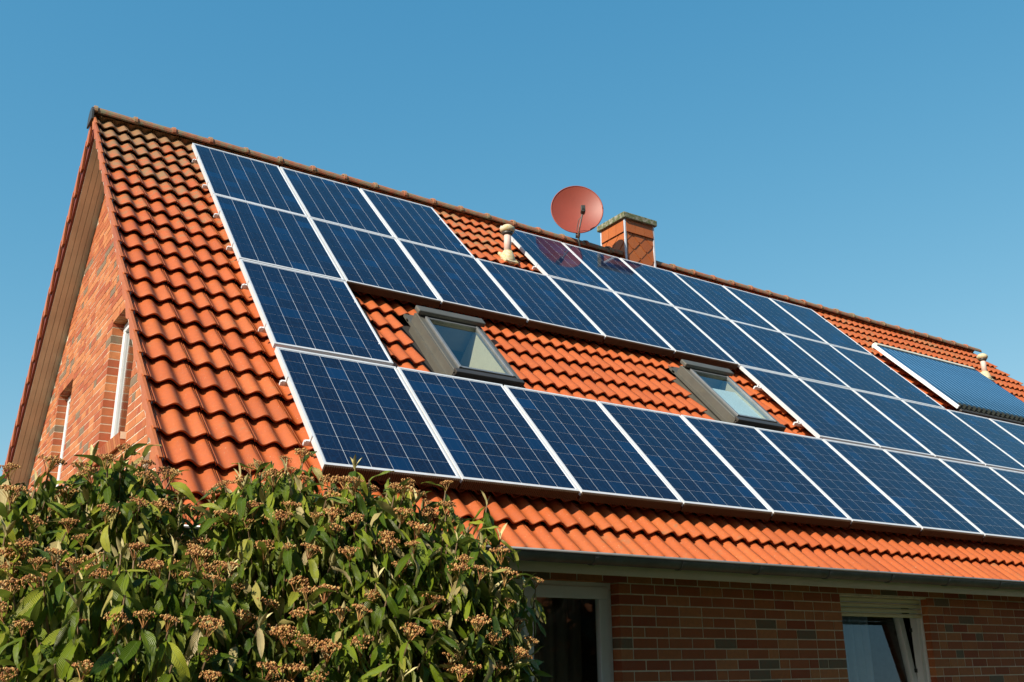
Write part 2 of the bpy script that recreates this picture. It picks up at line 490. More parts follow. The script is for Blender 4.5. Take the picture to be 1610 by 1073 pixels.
def area_of(c, vecs):
    p = in_view(c, 0)
    if not p: return 0
    q0 = in_view(Vector(c) + vecs[0], 300); q1 = in_view(Vector(c) + vecs[1], 300)
    if not q0 or not q1: return 0
    return abs((q0[0] - p[0]) * (q1[1] - p[1]) - (q0[1] - p[1]) * (q1[0] - p[0]))

fb = []
for i, (a, b, z0, z1) in enumerate(front_bricks):
    c = Vector(((a + b) / 2, YW, (z0 + z1) / 2))
    p = in_view(c, 12)
    ar = area_of(c, (Vector((b - a, 0, 0)), Vector((0, 0, z1 - z0)))) if p and z1 < 2.30 else 0
    if p and p[0] < 900: ar = 0                  # behind the bush and the garden door
    fb.append((ar, i))
fb.sort(reverse=True)
single = {i for ar, i in fb[:300] if ar > 0}
rest = MB()
brick_meshes = {}
rj = random.Random(11)
for i, (a, b, z0, z1) in enumerate(front_bricks):
    off = rj.uniform(-0.0018, 0.0018)
    if i in single:
        key = round(b - a, 3)
        if key not in brick_meshes:
            brick_meshes[key] = MB().box(-key / 2, key / 2, 0, BD, -(COURSE - JNT) / 2, (COURSE - JNT) / 2).mesh('brick', M_BRICK)
        inst('brick', brick_meshes[key], wf, T((a + b) / 2, YW + off, (z0 + z1) / 2))
    else:
        rest.box(a, b, YW + off, YW + BD, z0, z1)
tag(rest.build('brick_course', M_BRICK, wf), kind='stuff')
rest = MB()
for (a, b, z0, z1) in gable_bricks:
    off = rj.uniform(-0.0018, 0.0015)
    rest.box(XW + off, XW + BD, a, b, z0, z1)
tag(rest.build('brick_course', M_BRICK, wg), kind='stuff')
for (y0, y1, z0, z1) in (GWIN_A, GWIN_B):       # projecting rowlock sill bricks
    n = round((y1 - y0 + 0.16) / 0.078)
    sill = empty('window_sill', T(XW, (y0 + y1) / 2, z0), parent=wg)
    for k in range(n):
        yy = y0 - 0.08 + k * 0.078
        M = T(XW + 0.10, yy, z0 + 0.02) @ Matrix.Rotation(RAD(-14), 4, 'Y')
        inst('brick', brick_meshes.setdefault('sill', MB().box(-0.165, 0.03, 0.004, 0.072, -0.10, 0.0).mesh('brick', M_BRICK)), sill, M)
    MB().box(XW - 0.045, XW + 0.09, y0 - 0.08, y1 + 0.08, z0 - 0.07, z0 - 0.012).build('mortar', M_MORTAR, sill)

# back wall, far gable, floor and the ceiling keep the rooms dark
core = MB()
core.box(XW + 0.2, 15.1, YB - 0.2, YB, 0, WTOP)
core.box(14.9, 15.1, YW + 0.12, YB - 0.2, 0, WTOP)
for i in range(60):
    y0 = YW + 0.13 + (YB - YW - 0.34) * i / 60; y1 = YW + 0.13 + (YB - YW - 0.34) * (i + 1) / 60
    core.box(14.9, 15.1, y0, y1, WTOP + 0.001, min(roof_under(y0), roof_under(y1)))
core.box(XW + 0.2, 14.9, YW + 0.3, YB - 0.2, 0.0, 0.1)
core.build('rear_wall', M_BRICK, house)
room = MB()
room.box(XW + 0.16, 14.8, YW + 0.2, YB - 0.25, 2.36, 2.55)
room.box(3.4, 3.5, YW + 0.2, YB - 0.25, 0.1, 2.36)
room.box(XW + 0.16, 14.8, 0.2, 0.3, 0.1, 2.36)
room.box(XW + 0.16, 14.8, 0.0, 0.1, 2.56, 5.5)
room.build('inner_wall', M_ROOM, house)

# -- roof: deck, tiles, ridge, verge
roof = empty('roof', T(XW, YW, WTOP), parent=house)
TOPV = -0.42
dk = MB()
SKY = [(1.60, 2.29, 3.36, 4.41), (4.90, 5.60, 3.33, 4.40)]     # skylights: u0,u1,v0,v1
def deck_part(u0, u1, v0, v1): dk.box(u0, u1, -v1, -v0, -0.30, -0.215)
deck_part(XV + 0.03, XE, TOPV, SKY[0][2]); deck_part(XV + 0.03, XE, 4.41, 6.53)
deck_part(XV + 0.03, SKY[0][0], SKY[0][2] + .001, 4.409); deck_part(SKY[0][1], SKY[1][0], SKY[0][2] + .001, 4.409); deck_part(SKY[1][1], XE, SKY[0][2] + .001, 4.409)
deck = dk.build('roof_deck', M_DARK, roof, M=ROOF)
dk = MB(); dk.box(XV + 0.03, XE, -6.53, -TOPV, -0.30, -0.215)
dk.build('roof_deck', M_DARK, roof, M=REAR)

TW, TR, V0 = 0.30, 0.3073, -0.159
AMP, THK = 0.040, 0.014
def wave(x):
    c = 0.5 + 0.5 * math.cos(2 * math.pi * x / 0.15)
    return AMP * (c ** 0.85)
tile_profile = wave
def tile_mesh_data(length=TR + 0.060, segs=24):
    """local: x 0..TW, y=0 is the lower (visible) edge, up the slope +y; z 0 is the crest plane at the lower edge"""
    xs = [0.0065 + (TW - 0.0065) * k / segs for k in range(segs + 1)]
    groove = {0.0125: 0, 0.014: 0.010, 0.0205: 0.011, 0.022: 0}     # side lap just past the crest
    xs = sorted([x for x in xs if not 0.012 < x < 0.023] + list(groove))
    global tile_profile
    tile_profile = lambda x: wave(x) - groove.get(x, 0)
    vs, fs = [], []
    n = len(xs)
    lift = -0.050
    for y, dz in ((0.0, 0.0), (0.012, 0.001), (length, lift)):
        for x in xs: vs.append((x, y, tile_profile(x) - AMP + dz))
    for x in xs: vs.append((x, 0.006, tile_profile(x) - AMP - THK))
    for x in xs: vs.append((x, length, tile_profile(x) - AMP - THK + lift))
    for j in (0, 1):
        for k in range(n - 1): fs.append((j * n + k, j * n + k + 1, (j + 1) * n + k + 1, (j + 1) * n + k))
    for k in range(n - 1): fs.append((3 * n + k, 3 * n + k + 1, k + 1, k))
    for k in range(n - 1): fs.append((4 * n + k, 4 * n + k + 1, 3 * n + k + 1, 3 * n + k))
    fs.append((3 * n, 0, 2 * n, 4 * n)); fs.append((n - 1, 3 * n + n - 1, 4 * n + n - 1, 2 * n + n - 1))
    return vs, fs
tv, tf = tile_mesh_data()
tile_me = MB().add(tv, tf).mesh('roof_tile', M_TILE)
tile_me.polygons.foreach_set('use_smooth', [len(p.vertices) == 4 and i < (len(tf) - 2) // 2 for i, p in enumerate(tile_me.polygons)])
tv2, tf2 = tile_mesh_data(segs=16)

PAN_ROWS = [0.0, 1.500, 3.008, 4.545]
PW, PH, PITCH = 0.99, 1.490, 1.01
PANELS = []
for c in range(0, 10):
    if c != 3: PANELS.append((c, 0))
    PANELS.append((c, 1))
PANELS += [(0, 2)] + [(c, 2) for c in range(6, 13)] + [(c, 3) for c in range(0, 10)]
COLLECTOR = (10.50, 13.22, 1.06, 2.88)
def covered(u, v, par=0.0):
    for c, r in PANELS:
        if c * PITCH + 0.05 + par < u < c * PITCH + PW + par and PAN_ROWS[r] + .1 < v < PAN_ROWS[r] + PH - 0.05: return True
    if COLLECTOR[0] + .1 < u < COLLECTOR[1] and COLLECTOR[2] < v < COLLECTOR[3] - .1: return True
    return False

def in_skylight(u0, u1, v0, v1):
    for a, b, c, d in SKY:
        if u0 < b + 0.02 and u1 > a - 0.02 and v0 < d + 0.06 and v1 > c - 0.06: return True
    return False
ncol = int(round((XE - XV) / TW)); tiles = []
rt = random.Random(23)
for k in range(23):
    for i in range(ncol + 1):
        u = XV + i * TW; v = V0 + k * TR
        if u + TW > XE + 0.1: continue
        if in_skylight(u, u + TW, v - TR, v): continue
        cen = RP(u + TW / 2, v - TR / 2, -0.1)
        # the panels hang over the tiles below them, as seen from the garden
        hid = sum(covered(u + TW * f, v - TR * g, 0.12) for f in (.1, .5, .9) for g in (0.1, .9)) >= 5
        ar = 0 if hid else area_of(cen, ((ROOF.to_3x3() @ Vector((TW, 0, 0))), (ROOF.to_3x3() @ Vector((0, TR, 0)))))
        p = in_view(cen, 20)
        if p and p[0] < 760 and p[1] > 770: ar = 0
        M = ROOF @ T(u + rt.uniform(-.0015, .0015), -v + rt.uniform(-.003, .003), -0.10 + rt.uniform(-.0015, .0015)) @ Matrix.Rotation(rt.uniform(-.004, .004), 4, 'Z') @ Matrix.Rotation(rt.uniform(-.003, .003), 4, 'Y')
        tiles.append((ar, k, i, M))
tiles.sort(key=lambda t: -t[0])
rest = MB()
for n, (ar, k, i, M) in enumerate(tiles):
    if n < 300 and ar > 0: inst('roof_tile', tile_me, roof, M)
    else: rest.add(tv, tf, M)
o = rest.build('tile_course', M_TILE, roof); tag(o, kind='stuff')
nt_ = len(tf); sm = [True] * ((nt_ - 2) // 2) + [False] * (nt_ - (nt_ - 2) // 2)
o.data.polygons.foreach_set('use_smooth', (sm * (len(o.data.polygons) // nt_ + 1))[:len(o.data.polygons)])
rest = MB()
for k in range(23):
    for i in range(ncol + 1):
        u = XV + i * TW
        if u + TW > XE + 0.1: continue
        rest.add(tv2, tf2, REAR @ T(u, -(V0 + k * TR), -0.10))
rest.f = [tuple(reversed(f)) for f in rest.f]
tag(rest.build('tile_course', M_TILE, roof), kind='stuff')

# verge flanges: each verge tile has a hanging side plate, stepped like scales
vp = [(0, 0), (-0.345, 0.0), (-0.345, 0.085), (-0.02, 0.118), (0.0, 0.10)]
fl = MB()
fl.add([(-0.020, y, -z) for y, z in [(0.0, 0.004), (0.34, 0.016), (0.34, 0.038), (0.07, 0.118), (0.0, 0.088)]] +
       [(0.0, y, -z) for y, z in [(0.0, 0.004), (0.34, 0.016), (0.34, 0.038), (0.07, 0.118), (0.0, 0.088)]],
       [(0, 1, 2, 3, 4), (9, 8, 7, 6, 5), (0, 5, 6, 1), (1, 6, 7, 2), (2, 7, 8, 3), (3, 8, 9, 4), (4, 9, 5, 0)])
flange_me = fl.mesh('verge_tile', M_VERGE)
fr_me = MB(); fr_me.v = [(x_, y_, z_ * 1.7 + 0.004) for x_, y_, z_ in fl.v]; fr_me.f = [tuple(reversed(f)) for f in fl.f]; fr_me = fr_me.mesh('verge_tile', M_VERGE)
for k in range(23):
    a = RAD(-1.6)
    inst('verge_tile', flange_me, roof, ROOF @ T(XV - 0.001, -(V0 + k * TR), -0.098) @ Matrix.Rotation(RAD(1.8), 4, 'Z') @ Matrix.Rotation(RAD(rt.uniform(-1.5, 2.5)), 4, 'Y'))
    inst('verge_tile', fr_me, roof, REAR @ T(XV - 0.001, -(V0 + k * TR), -0.098) @ Matrix.Rotation(RAD(1.1), 4, 'Z'))
# barge boards and the boarded soffit under the gable overhang
for FR, flip in ((ROOF, False), (REAR, True)):
    b = MB().box(XV + (0.002 if flip else 0.028), XV + (0.028 if flip else 0.040), -6.53, 0.46, -0.31, -0.128 if flip else -0.168)
    if flip: b.f = [tuple(reversed(f)) for f in b.f]
    b.build('barge_board', M_BARGE, roof, M=FR)
    w = (XW - XV - 0.03) / 4
    for j in range(4):
        b = MB().box(XV + 0.03 + j * w + (0.004 if j else 0), XV + 0.03 + (j + 1) * w, -6.53, 0.44, -0.322, -0.304)
        if flip: b.f = [tuple(reversed(f)) for f in b.f]
        b.build('soffit_board', M_SOFFIT, roof, M=FR)
# ridge tiles
ZR = ZO - 0.1424 + Y_R * math.tan(P)
rm = MB()
rw = 0.42
def ridge_ring(x, s, zoff):
    return [(x, s * 0.112 * math.sin(a), zoff + s * (0.082 * math.cos(a)) - 0.052) for a in [RAD(d) for d in (-100, -80, -60, -38, -15, 0, 15, 38, 60, 80, 100)]]
rings = [ridge_ring(0.0, 1.0, 0.006), ridge_ring(0.035, 1.02, 0.008), ridge_ring(0.04, 0.93, 0.0), ridge_ring(rw + 0.05, 0.88, -0.006)]
vs = [p for r_ in rings for p in r_]; n = 11
inner = [(x, y * 0.9, z - 0.012) for x, y, z in vs]
fs = []
for j in range(3):
    for k in range(n - 1): fs.append((j * n + k, j * n + k + 1, (j + 1) * n + k + 1, (j + 1) * n + k))
L = len(vs)
fs += [(k, L + k, L + k + 1, k + 1) for k in range(n - 1)] + [(3 * n + k + 1, L + 3 * n + k + 1, L + 3 * n + k, 3 * n + k) for k in range(n - 1)]
fs += [(L + k + 1, L + k, L + 3 * n + k, L + 3 * n + k + 1) for k in range(n - 1)]
fs += [(j * n, (j + 1) * n, L + (j + 1) * n, L + j * n) for j in range(3)] + [((j + 1) * n + 10, j * n + 10, L + j * n + 10, L + (j + 1) * n + 10) for j in range(3)]
rm.add(vs + inner, fs)
ridge_me = rm.mesh('ridge_tile', M_RIDGE)
x = XV - 0.03
while x < XE - 0.1:
    inst('ridge_tile', ridge_me, roof, T(x, Y_R + rt.uniform(-.003, .003), ZR + 0.012 + rt.uniform(-.004, .004)) @ Matrix.Rotation(rt.uniform(-.006, .006), 4, 'Y'))
    x += rw
rc = MB().prism([(-0.135, -0.15), (0.135, -0.15), (0.115, -0.03), (0.07, 0.02), (0, 0.035), (-0.07, 0.02), (-0.115, -0.03)], 0, 0.02, T(XV - 0.052, Y_R, ZR - 0.01) @ Matrix(((0, 0, 1, 0), (1, 0, 0, 0), (0, 1, 0, 0), (0, 0, 0, 1))))
rc.build('ridge_end_cap', M_SKYLT_DK, roof)

# -- eaves: fascia, soffit, gutter
MB().box(XV + 0.03, XE, YW - 0.40, YW - 0.375, 2.335, 2.445).build('fascia_board', M_FASCIA, house)
MB().box(XV + 0.03, XE, YW - 0.372, YW - 0.004, 2.402, 2.417).build('eaves_soffit', M_BARGE, house)
MB().box(XV + 0.03, XE, YB + 0.30, YB + 0.325, 2.335, 2.43).build('fascia_board', M_FASCIA, house)
gut = empty('gutter', T(XV, YW - 0.47, 2.40), parent=house)
gy, gz, gr = -4.622, 2.452, 0.062
seg = 12
ring_o = [(gy - gr * math.cos(math.pi * k / seg), gz - gr * math.sin(math.pi * k / seg)) for k in range(seg + 1)]
ring_i = [(gy - (gr - .003) * math.cos(math.pi * k / seg), gz - (gr - .003) * math.sin(math.pi * k / seg)) for k in range(seg + 1)]
poly = ring_o + ring_i[::-1]
XM = Matrix(((0, 0, 1, 0), (1, 0, 0, 0), (0, 1, 0, 0), (0, 0, 0, 1)))
MB().prism(poly, XV - 0.02, XE + 0.02, XM).build('gutter_trough', M_GUTTER, gut, smooth=False)
MB().tube([(XV - 0.02, gy - gr - 0.004, gz + 0.006), (XE + 0.02, gy - gr - 0.004, gz + 0.006)], 0.0095, 8).build('gutter_bead', M_BEAD, gut, smooth=True)
brk = MB().prism([(y * 1.0, z) for y, z in [(gy - (gr + .006) * math.cos(math.pi * k / 10), gz - (gr + .006) * math.sin(math.pi * k / 10)) for k in range(11)] + [(gy - (gr + .0) * math.cos(math.pi * k / 10), gz - (gr + .0) * math.sin(math.pi * k / 10)) for k in range(10, -1, -1)]], -0.014, 0.014, XM)
brk_me = brk.mesh('gutter_bracket', M_GUTTER)
bx_ = -0.55
while bx_ < XE:
    inst('gutter_bracket', brk_me, gut, T(bx_, 0, 0)); bx_ += 0.78

# -- windows and door of the ground floor
def frame_rect(mb, x0, x1, z0, z1, w, y0, y1):
    mb.box(x0, x1, y0, y1, z1 - w, z1); mb.box(x0, x1, y0, y1, z0, z0 + w)
    mb.box(x0, x0 + w, y0, y1, z0 + w, z1 - w); mb.box(x1 - w, x1, y0, y1, z0 + w, z1 - w)
fy = YW + 0.095
door = empty('terrace_door', T((HDOOR[0] + HDOOR[1]) / 2, YW, 0.12), parent=house)
m_ = MB(); frame_rect(m_, HDOOR[0], HDOOR[1], HDOOR[2], HDOOR[3], 0.055, fy, fy + 0.07)
bevel(m_.build('frame', M_WHITE, door), 0.006)
xm = 1.60
for a, b in ((HDOOR[0] + 0.03, xm), (xm + 0.004, HDOOR[1] - 0.035)):
    s = MB(); frame_rect(s, a, b, 0.16, HDOOR[3] - 0.035, 0.088, fy - 0.012, fy + 0.045)
    sash = bevel(s.build('sash', M_WHITE, door), 0.008)
    MB().box(a + 0.085, b - 0.085, fy + 0.012, fy + 0.030, 0.24, HDOOR[3] - 0.118).build('pane', M_GLASS, sash)
win = empty('tilted_window', T((HWIN[0] + HWIN[1]) / 2, YW, HWIN[2]), parent=house)
m_ = MB(); frame_rect(m_, HWIN[0], HWIN[1], HWIN[2], HWIN[3], 0.052, fy, fy + 0.075)
bevel(m_.build('frame', M_WHITE, win), 0.006)
MB().box(HWIN[1] - 0.012, HWIN[1] + 0.0, fy - 0.03, fy - 0.002, HWIN[2], HWIN[3]).build('shutter_guide', M_WHITE, win)
sh = empty('roller_shutter', T((HWIN[0] + HWIN[1]) / 2, YW, 2.13), parent=win)
for k in range(4):
    z1 = HWIN[3] - 0.002 - k * 0.043
    prof = [(fy - 0.024, z1 - 0.004), (fy - 0.024, z1 - 0.038), (fy - 0.031, z1 - 0.030), (fy - 0.034, z1 - 0.018), (fy - 0.030, z1 - 0.008)]
    MB().prism(prof, HWIN[0] + 0.012, HWIN[1] - 0.014, XM).build('slat', M_SHUT, sh)
hz = HWIN[2] + 0.06
TM = T(0, fy + 0.075, hz) @ Matrix.Rotation(RAD(-7.5), 4, 'X') @ T(0, -(fy + 0.075), -hz)
s = MB(); frame_rect(s, HWIN[0] + 0.045, HWIN[1] - 0.045, HWIN[2] + 0.045, HWIN[3] - 0.05, 0.072, fy + 0.01, fy + 0.075)
sash = bevel(s.build('sash', M_WHITE, win, M=TM), 0.008)
MB().box(HWIN[0] + 0.115, HWIN[1] - 0.115, fy + 0.035, fy + 0.055, HWIN[2] + 0.11, HWIN[3] - 0.12).build('pane', M_GLASS, sash, M=TM)
ht = MB()
for z in (1.66, 2.02): ht.box(HWIN[1] - 0.066, HWIN[1] - 0.053, fy + 0.06, fy + 0.085, z, z + 0.035)
ht.build('locking_stud', M_BLACK, win)
def curtain(name, x0, x1, y, z0, z1, mat, label, folds, amp=0.03):
    vs, fs = [], []
    n = folds * 8
    for k in range(n + 1):
        xx = x0 + (x1 - x0) * k / n
        yy = y + amp * math.sin(2 * math.pi * k / 8) + 0.01 * math.sin(k * 1.7)
        vs += [(xx, yy, z0), (xx, yy, z1), (xx, yy + 0.004, z0), (xx, yy + 0.004, z1)]
    for k in range(n):
        b = 4 * k
        fs += [(b, b + 4, b + 5, b + 1), (b + 2, b + 3, b + 7, b + 6), (b + 1, b + 5, b + 7, b + 3), (b, b + 2, b + 6, b + 4)]
    fs += [(0, 1, 3, 2), (4 * n, 4 * n + 2, 4 * n + 3, 4 * n + 1)]
    o = MB().add(vs, fs).build(name, mat, smooth=True)
    tag(o, label, 'curtain')
curtain('curtain', 4.95, 5.72, YW + 0.42, 0.9, 2.30, M_CURTAIN, 'blue grey curtain hanging behind the tilted window under the shutter', 7)
curtain('net_curtain', 1.0, 2.5, YW + 0.62, 0.12, 2.30, M_NET, 'dim brown net curtain inside the glazed terrace door', 12)

# -- gable windows, set back in brick reveals
for wy0, wy1, wz0, wz1 in (GWIN_A, GWIN_B):
    g = empty('gable_window', T(XW, (wy0 + wy1) / 2, wz0), parent=house)
    fx = XW + 0.108
    m_ = MB()
    def fr2(mb, y0, y1, z0, z1, w, x0, x1):
        mb.box(x0, x1, y0, y1, z1 - w, z1); mb.box(x0, x1, y0, y1, z0, z0 + w)
        mb.box(x0, x1, y0, y0 + w, z0 + w, z1 - w); mb.box(x0, x1, y1 - w, y1, z0 + w, z1 - w)
    fr2(m_, wy0, wy1, wz0, wz1, 0.05, fx, fx + 0.07)
    bevel(m_.build('frame', M_WHITE, g), 0.006)
    s = MB(); fr2(s, wy0 + 0.03, wy1 - 0.03, wz0 + 0.03, wz1 - 0.03, 0.075, fx - 0.014, fx + 0.05)
    sash = bevel(s.build('sash', M_WHITE, g), 0.008)
    MB().box(fx + 0.01, fx + 0.028, wy0 + 0.10, wy1 - 0.10, wz0 + 0.10, wz1 - 0.10).build('pane', M_GLASS, sash)
    b = MB()                                     # reveal lining of lintel
    k = 0
    yy = wy0
    while yy < wy1 - 0.03:
        b.box(XW - 0.001, XW + BD, yy + 0.003, min(yy + 0.072, wy1) - 0.002, wz1 - 0.002, wz1 + 0.06); yy += 0.0775
    b.build('lintel', M_BRICK, g)

# -- skylights
def skylight(u0, u1, v0, v1, blind):
    s = empty('skylight', RM((u0 + u1) / 2, v1, -0.1), parent=house)
    F = ROOF
    b = MB()
    # flashing skirt dressed over the tiles at the sides and above, apron below
    b.box(u0 - 0.04, u0, -v1 - 0.02, -v0 + 0.05, -0.130, -0.106)
    b.box(u0 - 0.012, u0 - 0.001, -v1, -v0, -0.106, -0.022)
    b.box(u1, u1 + 0.04, -v1 - 0.02, -v0 + 0.05, -0.130, -0.106)
    b.box(u0 - 0.04, u1 + 0.04, -v0 + 0.002, -v0 + 0.14, -0.135, -0.11)
    b.build('flashing', M_FLASH, s, M=F)
    b = MB(); b.box(u0 - 0.06, u1 + 0.06, -v1 - 0.13, -v1 - 0.002, -0.118, -0.096)
    bevel(b.build('apron', M_SKYLT_DK, s, M=F), 0.01)
    b = MB()
    b.box(u0, u0 + 0.055, -v1, -v0, -0.30, -0.014); b.box(u1 - 0.055, u1, -v1, -v0, -0.30, -0.014)
    b.box(u0 + 0.055, u1 - 0.055, -v1, -v1 + 0.06, -0.30, -0.035)
    b.box(u0 + 0.055, u1 - 0.055, -v0 - 0.06, -v0, -0.30, -0.004)
    bevel(b.build('frame', M_FLASH, s, M=F), 0.006)
    b = MB(); b.box(u0 - 0.015, u1 + 0.015, -v0 - 0.075, -v0 + 0.035, 0.0, 0.048)
    bevel(b.build('top_hood', M_FLASH, s, M=F), 0.012)
    b = MB(); b.box(u0 + 0.0, u1 - 0.0, -v1 - 0.03, -v1 + 0.035, -0.034, 0.0); b.box(u0 - 0.01, u1 + 0.01, -v1 - 0.022, -v1 - 0.003, -0.095, -0.036)
    bevel(b.build('bottom_cover', M_SKYLT_DK, s, M=F), 0.006)
    b = MB(); frame = (u0 + 0.06, u1 - 0.06, -v1 + 0.062, -v0 - 0.078)
    w = 0.028
    b.box(frame[0], frame[0] + w, frame[2], frame[3], -0.05, 0.004); b.box(frame[1] - w, frame[1], frame[2], frame[3], -0.05, 0.004)
    b.box(frame[0] + w, frame[1] - w, frame[2], frame[2] + w, -0.05, 0.000); b.box(frame[0] + w, frame[1] - w, frame[3] - w, frame[3], -0.05, 0.000)
    sash = bevel(b.build('sash', M_BEAD, s, M=F), 0.004)
    MB().box(frame[0] + w, frame[1] - w, frame[2] + w, frame[3] - w, -0.030, -0.012).build('pane', M_GLASS, sash, M=F)
    b = MB()
    b.box(u0 + 0.056, u0 + 0.075, -v1 + 0.061, -v0 - 0.061, -0.55, -0.052); b.box(u1 - 0.075, u1 - 0.056, -v1 + 0.061, -v0 - 0.061, -0.55, -0.052)
    b.box(u0 + 0.076, u1 - 0.076, -v1 + 0.061, -v1 + 0.08, -0.55, -0.052)
    b.build('inner_lining', M_CREAM, s, M=F)
    if blind:
        bl = MB().box(u0 + 0.078, u1 - 0.078, -v1 + 0.082, -v0 - 0.30, -0.085, -0.080).build('roller_blind', M_BLIND, s, M=F)
for i, (a, b, c, d) in enumerate(SKY): skylight(a, b, c, d, i == 1)

# -- chimney
CX0, CX1, CY0, CY1 = 6.43, 6.985, 0.30, 0.86
CZ0, CZ1 = 7.05, 8.085
ch = empty('chimney', T((CX0 + CX1) / 2, (CY0 + CY1) / 2, CZ0), parent=roof)
# chimney is a part of the house; its pieces are sub-parts
WORLD_ch = WORLD[ch.name]
ch.parent = house; ch.matrix_basis = WORLD[house.name].inverted() @ WORLD_ch
MB().box(CX0 + .02, CX1 - .02, CY0 + .02, CY1 - .02, CZ0, CZ1).build('chimney_core', M_MORTAR, ch)
def face_shingles(width, height, M):
    """M maps (a, b, n): a across, b up from the top (negative), n outward"""
    def piece(poly, n0, tilt=0.012):
        # clip to the face
        def clip(pl, f):
            out = []
            for i in range(len(pl)):
                A, B = pl[i], pl[(i + 1) % len(pl)]
                fa, fb_ = f(A), f(B)
                if fa >= 0: out.append(A)
                if (fa >= 0) != (fb_ >= 0):
                    t = fa / (fa - fb_); out.append((A[0] + t * (B[0] - A[0]), A[1] + t * (B[1] - A[1])))
            return out
        for f in (lambda p: p[0], lambda p: width - p[0], lambda p: -p[1], lambda p: p[1] + height):
            poly = clip(poly, f)
            if len(poly) < 3: return
        ymin = min(p[1] for p in poly); ymax = max(p[1] for p in poly)
        n = len(poly)
        zz = lambda y: n0 + tilt * (ymax - y) / max(0.15, ymax - ymin)
        vs = [(x, y, zz(y)) for x, y in poly] + [(x, y, zz(y) - 0.007) for x, y in poly]
        fs = [tuple(range(n)), tuple(range(2 * n - 1, n - 1, -1))] + [(k, n + k, n + (k + 1) % n, (k + 1) % n) for k in range(n)]
        MB().add(vs, fs).build('shingle', M_FLAKE, ch, M=M)
    g = 0.0025
    w3 = width / 3
    for k in range(3): piece([(k * w3 + g, -0.205), ((k + 1) * w3 - g, -0.205), ((k + 1) * w3 - g, 0), (k * w3 + g, 0)], 0.020)
    # diamonds below: square slates hung on their corner with clipped tips
    s = 0.128
    row = 0; y = -0.20
    while y > -height - s:
        x = -s if row % 2 else 0
        while x < width + s:
            poly = [(x - 0.022, y - s), (x + 0.022, y - s), (x + s - g, y - 0.02), (x + s - g, y + 0.02), (x, y + s - g), (x - s + g, y + 0.02), (x - s + g, y - 0.02)]
            piece(poly, 0.003 + (0.0015 if row % 2 else 0), 0.014)
            x += 2 * s
        y -= s; row += 1
H = CZ1 - 7.3
face_shingles(CX1 - CX0 - 0.03, H, T(CX0 + 0.015, CY0 + 0.012, CZ1) @ Matrix(((1, 0, 0, 0), (0, 0, -1, 0), (0, 1, 0, 0), (0, 0, 0, 1))))
face_shingles(CY1 - CY0 - 0.03, H, T(CX0 + 0.012, CY1 - 0.015, CZ1) @ Matrix(((0, 0, -1, 0), (-1, 0, 0, 0), (0, 1, 0, 0), (0, 0, 0, 1))))
for (a, b) in ((CX0, CY0), (CX1, CY0), (CX0, CY1), (CX1, CY1)):
    MB().box(a - 0.012, a + 0.012, b - 0.012, b + 0.012, CZ0, CZ1 - 0.001).build('corner_trim', M_BACK, ch)
c_ = MB().box(CX0 - 0.05, CX1 + 0.05, CY0 - 0.05, CY1 + 0.05, CZ1, CZ1 + 0.095)
bevel(c_.build('chimney_cap', M_CAP, ch), 0.012, 3)
MB().lathe([(0.12, 0), (0.12, 0.05), (0.10, 0.065), (0.10, 0.02)], 20, T((CX0 + CX1) / 2, (CY0 + CY1) / 2, CZ1 + 0.095)).build('flue_collar', M_STEEL, ch, smooth=False)

# -- vent pipes
def vent(u, v, hgt=0.37):
    p = RP(u, v, -0.11)
    s = empty('vent_pipe', T(*p), parent=house)
    MB().lathe([(0.046, 0.05), (0.044, hgt)], 20, T(*p)).build('pipe', M_VENT, s, smooth=True)
    MB().lathe([(0.06, hgt - 0.02), (0.082, hgt - 0.012), (0.096, hgt + 0.02), (0.090, hgt + 0.045), (0.055, hgt + 0.075), (0.02, hgt + 0.085)], 22, T(*p)).build('vent_cap', M_VENT2, s, smooth=True)
    MB().lathe([(0.05, hgt - 0.055), (0.06, hgt - 0.045), (0.075, hgt - 0.022)], 18, T(*p)).build('vent_collar', M_SKYLT_DK, s, smooth=True)
    b = MB().lathe([(0.10, -0.09), (0.098, -0.02), (0.082, 0.045), (0.056, 0.10)], 20, T(*p))
    b.build('base_cone', M_VENT2, s, smooth=True)
    b = MB().box(-0.10, 0.10, -0.13, 0.12, -0.02, 0.02, RM(u, v, -0.10))
    bevel(b.build('base_plate', M_VENT2, s), 0.015, 2)
vent(3.77, 0.93); vent(13.87, 0.90, 0.35)

# ------------------------------------------------------------------ solar panels
fm = MB()
HF = 0.042
WF, WE = 0.017, 0.021
fm.box(0, WF, 0, PH, -HF, 0); fm.box(PW - WF, PW, 0, PH, -HF, 0)
fm.box(WF, PW - WF, 0, WE, -HF, 0); fm.box(WF, PW - WF, PH - WE, PH, -HF, 0)
frame_me = fm.mesh('frame', M_ALU)
back_me = MB().box(WF, PW - WF, WE, PH - WE, -0.012, -0.0043).mesh('backsheet', M_BACK)
CPX, CPY = 0.1575, 0.1590
GX, GY = 0.0036, 0.0026
CX_OFF = (PW - 6 * CPX) / 2; CY_OFF = (PH - 9 * CPY) / 2
def cell_geo(x, y):
    w, h, c = CPX - GX, CPY - GY, 0.0025
    pts = [(c, 0), (w - c, 0), (w, c), (w, h - c), (w - c, h), (c, h), (0, h - c), (0, c)]
    return [(x + a, y + b, -0.0035) for a, b in pts] + [(x + a, y + b, -0.0040) for a, b in pts]
CF = [tuple(range(8))] + [(k, 8 + k, 8 + (k + 1) % 8, (k + 1) % 8) for k in range(8)]
def add_uv(me, per=16):
    uvl = me.uv_layers.new(name='UVMap')
    base = {}
    for li, l in enumerate(me.loops):
        vi = l.vertex_index; i0 = (vi // per) * per
        p0 = me.vertices[i0 + 7].co.x; q0 = me.vertices[i0].co.y
        co = me.vertices[vi].co
        uvl.data[li].uv = ((co.x - p0) / (CPX - GX), (co.y - q0) / (CPY - GY))
